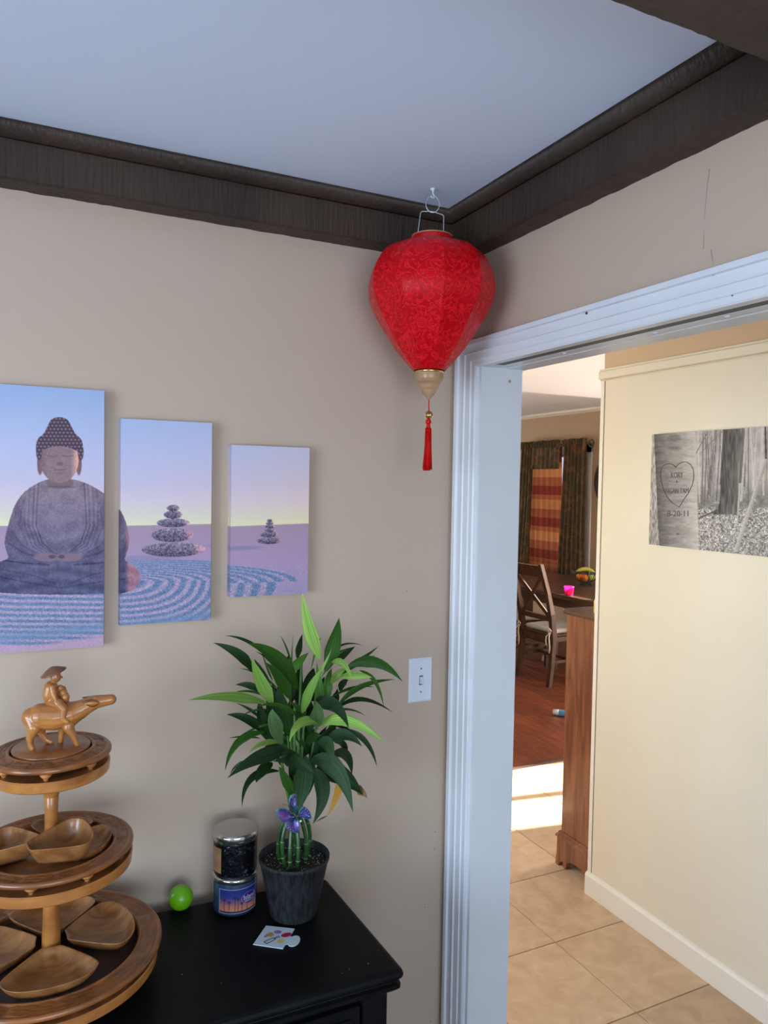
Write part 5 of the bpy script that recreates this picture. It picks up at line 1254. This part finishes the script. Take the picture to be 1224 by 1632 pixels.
for k in range(4):
    z0 = .17+k*.245; b = MB(); b.box((DX0+.03, DYf-.006, z0), (DX1-.03, DYf+.012, z0+.23), .004); d = b.build('drawer', 'dresser_wood', dr)
    for xx in (DX0+.2, DX1-.2): b = MB(); b.sphere((xx, DYf+.022, z0+.115), .014, 12, 8); b.build('knob', 'rod', d)
# yellow bottle on it
yb_ = on(951.5, 985, 'z', DT); yb_ = Vector((1.262, .835, DT))
yt = thing('yellow_bottle', tuple(yb_), 'yellow bottle on the dresser, just peeking past the hall wall edge', 'bottle')
b = MB(); b.lathe([(0, .001), (.024, .001), (.026, .006), (.026, .055), (.020, .068), (.010, .075), (.010, .080)], tuple(yb_), 20); b.build('bottle_body', 'yellow_plastic', yt)
b = MB(); b.lathe([(.012, .080), (.012, .093), (0, .094)], tuple(yb_), 16); b.build('cap', 'white_plastic', yt)

# ================================================================= DINING ROOM
def X_chair(loc, rz, label, seed):
    t = thing('dining_chair', loc, label, 'chair', 'cross-back dining chairs')
    # local frame: +x is where the sitter looks; built at the origin then placed by the empty
    def cb(name, mb, m='chair_wood', par=t):
        me = mb.mesh(name, m); o = bpy.data.objects.new(name, me); COL.objects.link(o); o.parent = par; return fixn(o)
    for sd in (-1, 1):
        y = sd*.205; P = [(-.245, y, 0), (-.222, y, .18), (-.205, y, .42), (-.228, y, .60), (-.285, y, .82), (-.370, y, 1.07)]
        b = MB(); rings = []
        for x, yy, z in P:
            w = .021 if z < .9 else .017; d = .024 if .3 < z < .7 else .018; rings.append([(x-d, yy-w, z), (x+d, yy-w, z), (x+d, yy+w, z), (x-d, yy+w, z)])
        b.loft(rings, False); cb('back_post', b)
        b = MB(); b.loft([[(.19-w, y-w, z), (.19+w, y-w, z), (.19+w, y+w, z), (.19-w, y+w, z)] for z, w in ((0, .015), (.42, .021))], False); cb('leg', b)
        b = MB(); b.box((-.19, y-.010, .39), (.19, y+.010, .43)); cb('seat_rail', b); b = MB(); b.box((-.20, y-.008, .20), (.19, y+.008, .225)); cb('stretcher', b)
    for x in (-.205, .19): b = MB(); b.box((x-.010, -.19, .36), (x+.010, .19, .43)); cb('seat_rail', b)
    b = MB(); b.box((-.03, -.2, .205), (-.01, .2, .225)); cb('stretcher', b)
    def xb(z): return np.interp(z, [.42, .60, .82, 1.07], [-.205, -.228, -.285, -.370])
    b = MB(); b.loft([[(xb(z)-.012-.012*(1-(y/.19)**2), y, z) for z in (.955, 1.0, 1.055)]+[(xb(z)+.010-.012*(1-(y/.19)**2), y, z) for z in (1.055, 1.0, .955)] for y in np.linspace(-.19, .19, 7)], False); cb('top_rail', b)
    b = MB(); b.box((xb(.58)-.010, -.19, .565), (xb(.58)+.010, .19, .605)); cb('lower_rail', b)
    for sd in (-1, 1): b = MB(); b.bar((xb(.60)+.004*sd, -.18*sd, .595), (xb(.96)+.004*sd, .18*sd, .965), .034, .012, (1, 0, 0)); cb('cross_slat', b)
    b = MB(); b.box((-.215, -.205, .43), (.215, .205, .452), .006); cb('seat', b)
    b = MB(); b.box((-.195, -.19, .454), (.205, .19, .492), .014); cu = cb('cushion', b, 'cushion')
    for sd in (-1, 1):
        y = sd*.205; b = MB(); ph = seed+sd
        b.tube([(-.19, y*.9, .475), (-.235, y, .470), (-.252, y+.012, .462)], .005, 6)
        b.tube([(-.250, y, .468), (-.262, y-.03, .495), (-.268, y-.012, .515), (-.262, y+.004, .49), (-.252, y, .466), (-.262, y+.03, .44), (-.262, y+.035, .40), (-.258, y+.03, .36)], .006, 6)
        b.tube([(-.252, y, .466), (-.268, y-.012, .43), (-.262, y-.018, .35), (-.260, y-.010, .30)], .006, 6); b.sphere((-.258, y, .466), .012, 8, 6)
        cb('cushion_tie', b, 'tie', cu)
    t.rotation_euler = (0, 0, rz); return t
X_chair((3.34, 3.685, 0), R(3), 'cross-back wooden dining chair with cream tied cushion, nearest the dresser', 1)
X_chair((3.37, 4.285, 0), R(0), 'cross-back wooden dining chair half hidden behind the white door jamb', 2)
TBX0, TBX1, TBY0, TBY1, TBZ = 3.385, 4.45, 3.15, 5.55, .76
tb = thing('dining_table', ((TBX0+TBX1)/2, (TBY0+TBY1)/2, 0), 'long dark wooden dining table before the curtained window', 'table')
for k in range(6):
    w = (TBX1-TBX0)/6; b = MB(); b.box((TBX0+k*w+.001, TBY0+.08, TBZ-.038), (TBX0+(k+1)*w-.001, TBY1-.08, TBZ), .002); b.build('tabletop_board', 'table_wood', tb)
for y0 in (TBY0, TBY1-.079): b = MB(); b.box((TBX0, y0, TBZ-.038), (TBX1, y0+.079, TBZ), .003); b.build('breadboard_end', 'table_wood', tb)
b = MB(); b.box((TBX0+.07, TBY0+.09, TBZ-.13), (TBX0+.095, TBY1-.09, TBZ-.038)); b.box((TBX1-.095, TBY0+.09, TBZ-.13), (TBX1-.07, TBY1-.09, TBZ-.038)); b.box((TBX0+.095, TBY0+.09, TBZ-.13), (TBX1-.095, TBY0+.115, TBZ-.038)); b.box((TBX0+.095, TBY1-.115, TBZ-.13), (TBX1-.095, TBY1-.09, TBZ-.038)); b.build('apron', 'table_wood', tb)
for x in (TBX0+.12, TBX1-.12):
    for y in (TBY0+.14, TBY1-.14): b = MB(); b.loft([[(x-w, y-w, z), (x+w, y-w, z), (x+w, y+w, z), (x-w, y+w, z)] for z, w in ((0, .038), (.1, .036), (.55, .045), (.63, .045), (TBZ-.038, .045))], False); fixn(b.build('leg', 'table_wood', tb))
# fruit bowl
BX, BY = 4.05, 4.12
fb = thing('fruit_bowl', (BX, BY, TBZ), 'black wire fruit bowl on the dining table', 'bowl')
b = MB(); b.tube([(BX+.125*math.cos(2*PI*k/32), BY+.125*math.sin(2*PI*k/32), TBZ+.125) for k in range(33)], .0045, 6); b.tube([(BX+.132*math.cos(2*PI*k/32), BY+.132*math.sin(2*PI*k/32), TBZ+.140) for k in range(33)], .004, 6); b.build('rim', 'black_wire', fb)
for k in range(16):
    a = 2*PI*k/16; b = MB(); b.tube([(BX+q*math.cos(a), BY+q*math.sin(a), TBZ+z) for q, z in ((.132, .140), (.120, .095), (.09, .055), (.045, .030), (.035, .022), (.06, .006), (.068, .003))], .003, 5); b.build('wire', 'black_wire', fb)
b = MB(); b.tube([(BX+.066*math.cos(2*PI*k/24), BY+.066*math.sin(2*PI*k/24), TBZ+.004) for k in range(25)], .0038, 6); b.build('base_ring', 'black_wire', fb)
vdir = Vector((CAM.x-BX, CAM.y-BY, 0)).normalized(); sdir = Vector((-vdir.y, vdir.x, 0))*-1
if sdir.dot(rt) < 0: sdir = -sdir
def fr(s_, d_, z): p = Vector((BX, BY, TBZ+z))+sdir*s_+vdir*d_; return p
for s_, d_, z, lb in ((-.060, .015, .083, 'left orange in the wire fruit bowl'), (-.004, .040, .078, 'front orange in the wire fruit bowl'), (-.015, -.045, .085, 'rear orange in the wire fruit bowl, under the banana')):
    b = MB(); b.sphere(fr(s_, d_, z), .033, 16, 10); setp(b.build('orange', 'orange', None, origin=fr(s_, d_, z)), lb, 'fruit', 'oranges in the wire bowl')
p = fr(.058, .010, .082); b = MB(); b.sphere(p, (.032, .032, .034), 16, 10); ap = setp(b.build('green_apple', 'apple', None, origin=p), 'green apple on the right of the wire fruit bowl', 'fruit')
b = MB(); pts = [fr(s_, .0, .128+.042*math.cos(s_/.10*1.45)-.01) for s_ in np.linspace(-.098, .098, 13)]
b.tube(pts, [.006, .013, .017, .019, .0205, .021, .021, .021, .0205, .019, .015, .009, .004], 10); setp(b.build('banana', 'banana', None, origin=fr(0, 0, .15)), 'greenish yellow banana arched over the fruit bowl', 'fruit')
# pink cup
pc = Vector((3.432, 3.625, TBZ)); cup = thing('pink_cup', tuple(pc), 'bright pink plastic cup standing in sunlight on the dining table edge', 'cup')
b = MB(); b.lathe([(0, .001), (.030, .001), (.036, .010), (.044, .075), (.046, .080), (.043, .080), (.033, .012), (0, .008)], tuple(pc), 24); b.build('cup_body', 'pink_glow', cup)
# things on the floor
q = on(872, 1056, 'z', 0); w_ = thing('crumpled_paper', (q.x, q.y, 0), 'crumpled white paper on the floor under the dining table', 'paper')
b = MB(); b.sphere((q.x, q.y, .041), (.06, .05, .040), 14, 10); b.sphere((q.x+.05, q.y+.05, .025), (.04, .04, .024), 10, 8)
b.v = [tuple(Vector(v)+Vector((mnoise.noise(Vector(v)*30), mnoise.noise(Vector(v)*33+Vector((5, 0, 0))), 0))*.018) for v in b.v]; b.build('paper_wad', 'paper_white', w_)
q = on(881, 1140, 'z', 0.0); d_ = Vector((rt.x, rt.y, 0)).normalized()*1.0+Vector((-fw.x, -fw.y, 0)).normalized()*.35; d_.normalize()
bo = thing('plastic_bottle', (q.x+.09, q.y, 0), 'white and blue plastic bottle lying on the wooden floor near the dresser', 'bottle')
p0 = Vector((q.x, q.y, .026)); b = MB(); b.tube([p0+d_*s_ for s_ in (0, .005, .03, .045)], [.014, .020, .024, .024], 14); b.build('bottle_neck', 'bottle_white', bo)
b = MB(); b.tube([p0+d_*s_ for s_ in (.0452, .19, .215)], [.0245, .0245, .018], 14); b.build('bottle_body', 'bottle_blue', bo)
# curtained window: rod, two olive panels, sheer between
YR0, YR1, ZR = 5.11, 6.40, 2.24
cr_ = thing('curtain_rod', (4.91, (YR0+YR1)/2, ZR), 'thin curtain rod with ring finials over the dining window', 'curtain rod')
b = MB(); b.tube([(4.91, YR0, ZR), (4.91, YR1, ZR)], .009, 10); b.build('rod', 'rod', cr_)
for y, s_ in ((YR0, -1), (YR1, 1)):
    b = MB(); b.tube([(4.91, y+s_*(.045+.040*math.cos(a)), ZR+.040*math.sin(a)) for a in [2*PI*k/16 for k in range(17)]], .008, 8); b.build('finial', 'rod', cr_)
    b = MB(); b.box((4.91, y-s_*.05-.008, ZR-.01), (5.0, y-s_*.05+.008, ZR+.008)); b.build('bracket', 'rod', cr_)
def drape(name, m, ya0, ya1, yb0, yb1, z0, z1, x, waves, amp, header, label, grp=None, seed=0):
    nu, nv = waves*8, 30; V = []; F = []
    for j in range(nv+1):
        v = j/nv; z = z1+(z0-z1)*v; a = ya0+(yb0-ya0)*v**1.3; c = ya1+(yb1-ya1)*v**1.3
        for i in range(nu+1):
            u = i/nu; am = amp*(.6+.5*v)*(1+.5*mnoise.noise(Vector((u*6, seed, v*2)))); ph = mnoise.noise(Vector((u*4, seed+3, v)))*1.5
            zz = z+(.012*math.sin(u*waves*2*PI*1.3) if j == 0 else 0)
            V.append((x+am*math.sin(u*waves*2*PI+ph), a+(c-a)*u, zz))
    for j in range(nv):
        for i in range(nu): F.append((j*(nu+1)+i, (j+1)*(nu+1)+i, (j+1)*(nu+1)+i+1, j*(nu+1)+i+1))
    b = MB(); b.add(V, F, True); o = b.build(name, m, None, origin=(x, (ya0+ya1)/2, z0)); setp(o, label, 'curtain', grp)
    if header:
        V = []; F = []; nu2 = waves*10
        for j, (dz, dx) in enumerate(((-.02, .022), (.0, .016), (.02, .02), (.062, .030))):
            for i in range(nu2+1):
                u = i/nu2; V.append((x-.01+dx*math.sin(u*waves*2*PI*1.6+seed)-.006, ya0+(ya1-ya0)*u, z1+dz+(.008*math.sin(u*37) if j == 3 else 0)))
        for j in range(3):
            for i in range(nu2): F.append((j*(nu2+1)+i, j*(nu2+1)+i+1, (j+1)*(nu2+1)+i+1, (j+1)*(nu2+1)+i))
        b = MB(); b.add(V, F, True); b.build('ruffled_header', m, o)
    return o
drape('curtain', 'curtain_olive', 5.135, 5.52, 5.095, 5.60, .35, ZR-.005, 4.895, 6, .030, True, 'olive patterned curtain panel on the right of the dining window', 'olive curtain panels', 1)
drape('curtain', 'curtain_olive', 6.14, 6.365, 6.20, 6.55, .35, ZR-.005, 4.895, 4, .030, True, 'olive patterned curtain panel on the left of the dining window, by the door jamb', 'olive curtain panels', 5)
drape('curtain', 'curtain_olive', 5.60, 6.14, 5.60, 6.16, 1.95, ZR-.005, 4.888, 6, .014, True, 'short olive valance over the orange sheer curtain', 'olive curtain panels', 8)
drape('sheer_curtain', 'sheer_orange', 5.625, 6.30, 5.54, 6.30, .45, ZR-.02, 4.945, 7, .010, False, 'orange and brown banded sheer curtain glowing with daylight', None, 11)
# round dark mirror on the same wall, corner shelf on the left
mr = thing('round_mirror', (4.985, 4.72, 1.60), 'round black-framed mirror half hidden by the hall wall edge', 'mirror')
b = MB(); b.lathe([(.29, 0), (.335, .0), (.335, .03), (.315, .038), (.29, .02)], n=48); b.v = [(4.997-v[2], 4.735+v[0], 1.80+v[1]) for v in b.v]; b.build('frame', 'dark_shelf', mr)
b = MB(); b.lathe([(0, .012), (.292, .012)], n=48); b.v = [(4.997-v[2], 4.735+v[0], 1.80+v[1]) for v in b.v]; b.build('mirror_glass', 'mirror_glass', mr)
sy = on(824, 753, 'x', 4.9)
sh = thing('wall_shelf', (4.99, sy.y+.14, sy.z-.10), 'small dark bracket shelf left of the curtains', 'shelf')
b = MB(); b.box((4.86, sy.y-.02, sy.z-.002), (4.999, sy.y+.35, sy.z+.022), .003); b.build('shelf_board', 'dark_shelf', sh)
b = MB(); b.add([(4.999, sy.y+.03, sy.z-.002), (4.999, sy.y+.13, sy.z-.10), (4.88, sy.y+.03, sy.z-.002), (4.999, sy.y+.20, sy.z-.002), (4.999, sy.y+.19, sy.z-.10), (4.88, sy.y+.20, sy.z-.002)], [(0, 1, 2), (3, 5, 4), (0, 3, 4, 1), (1, 4, 5, 2), (0, 2, 5, 3)]); fixn(b.build('bracket', 'dark_shelf', sh))
# ground outside, so that the openings look out on something
b = MB(); b.box((5.3, -20, -.5), (40, 30, -.2)); struct(b, 'ground_outside', 'outdoor_snow')
b = MB(); b.box((8.0, 3.9, -.3), (12, 11, 5.5)); struct(b, 'curtain_sun_blocker', 'outdoor_snow')  # unseen block added to keep direct sun off the curtained window
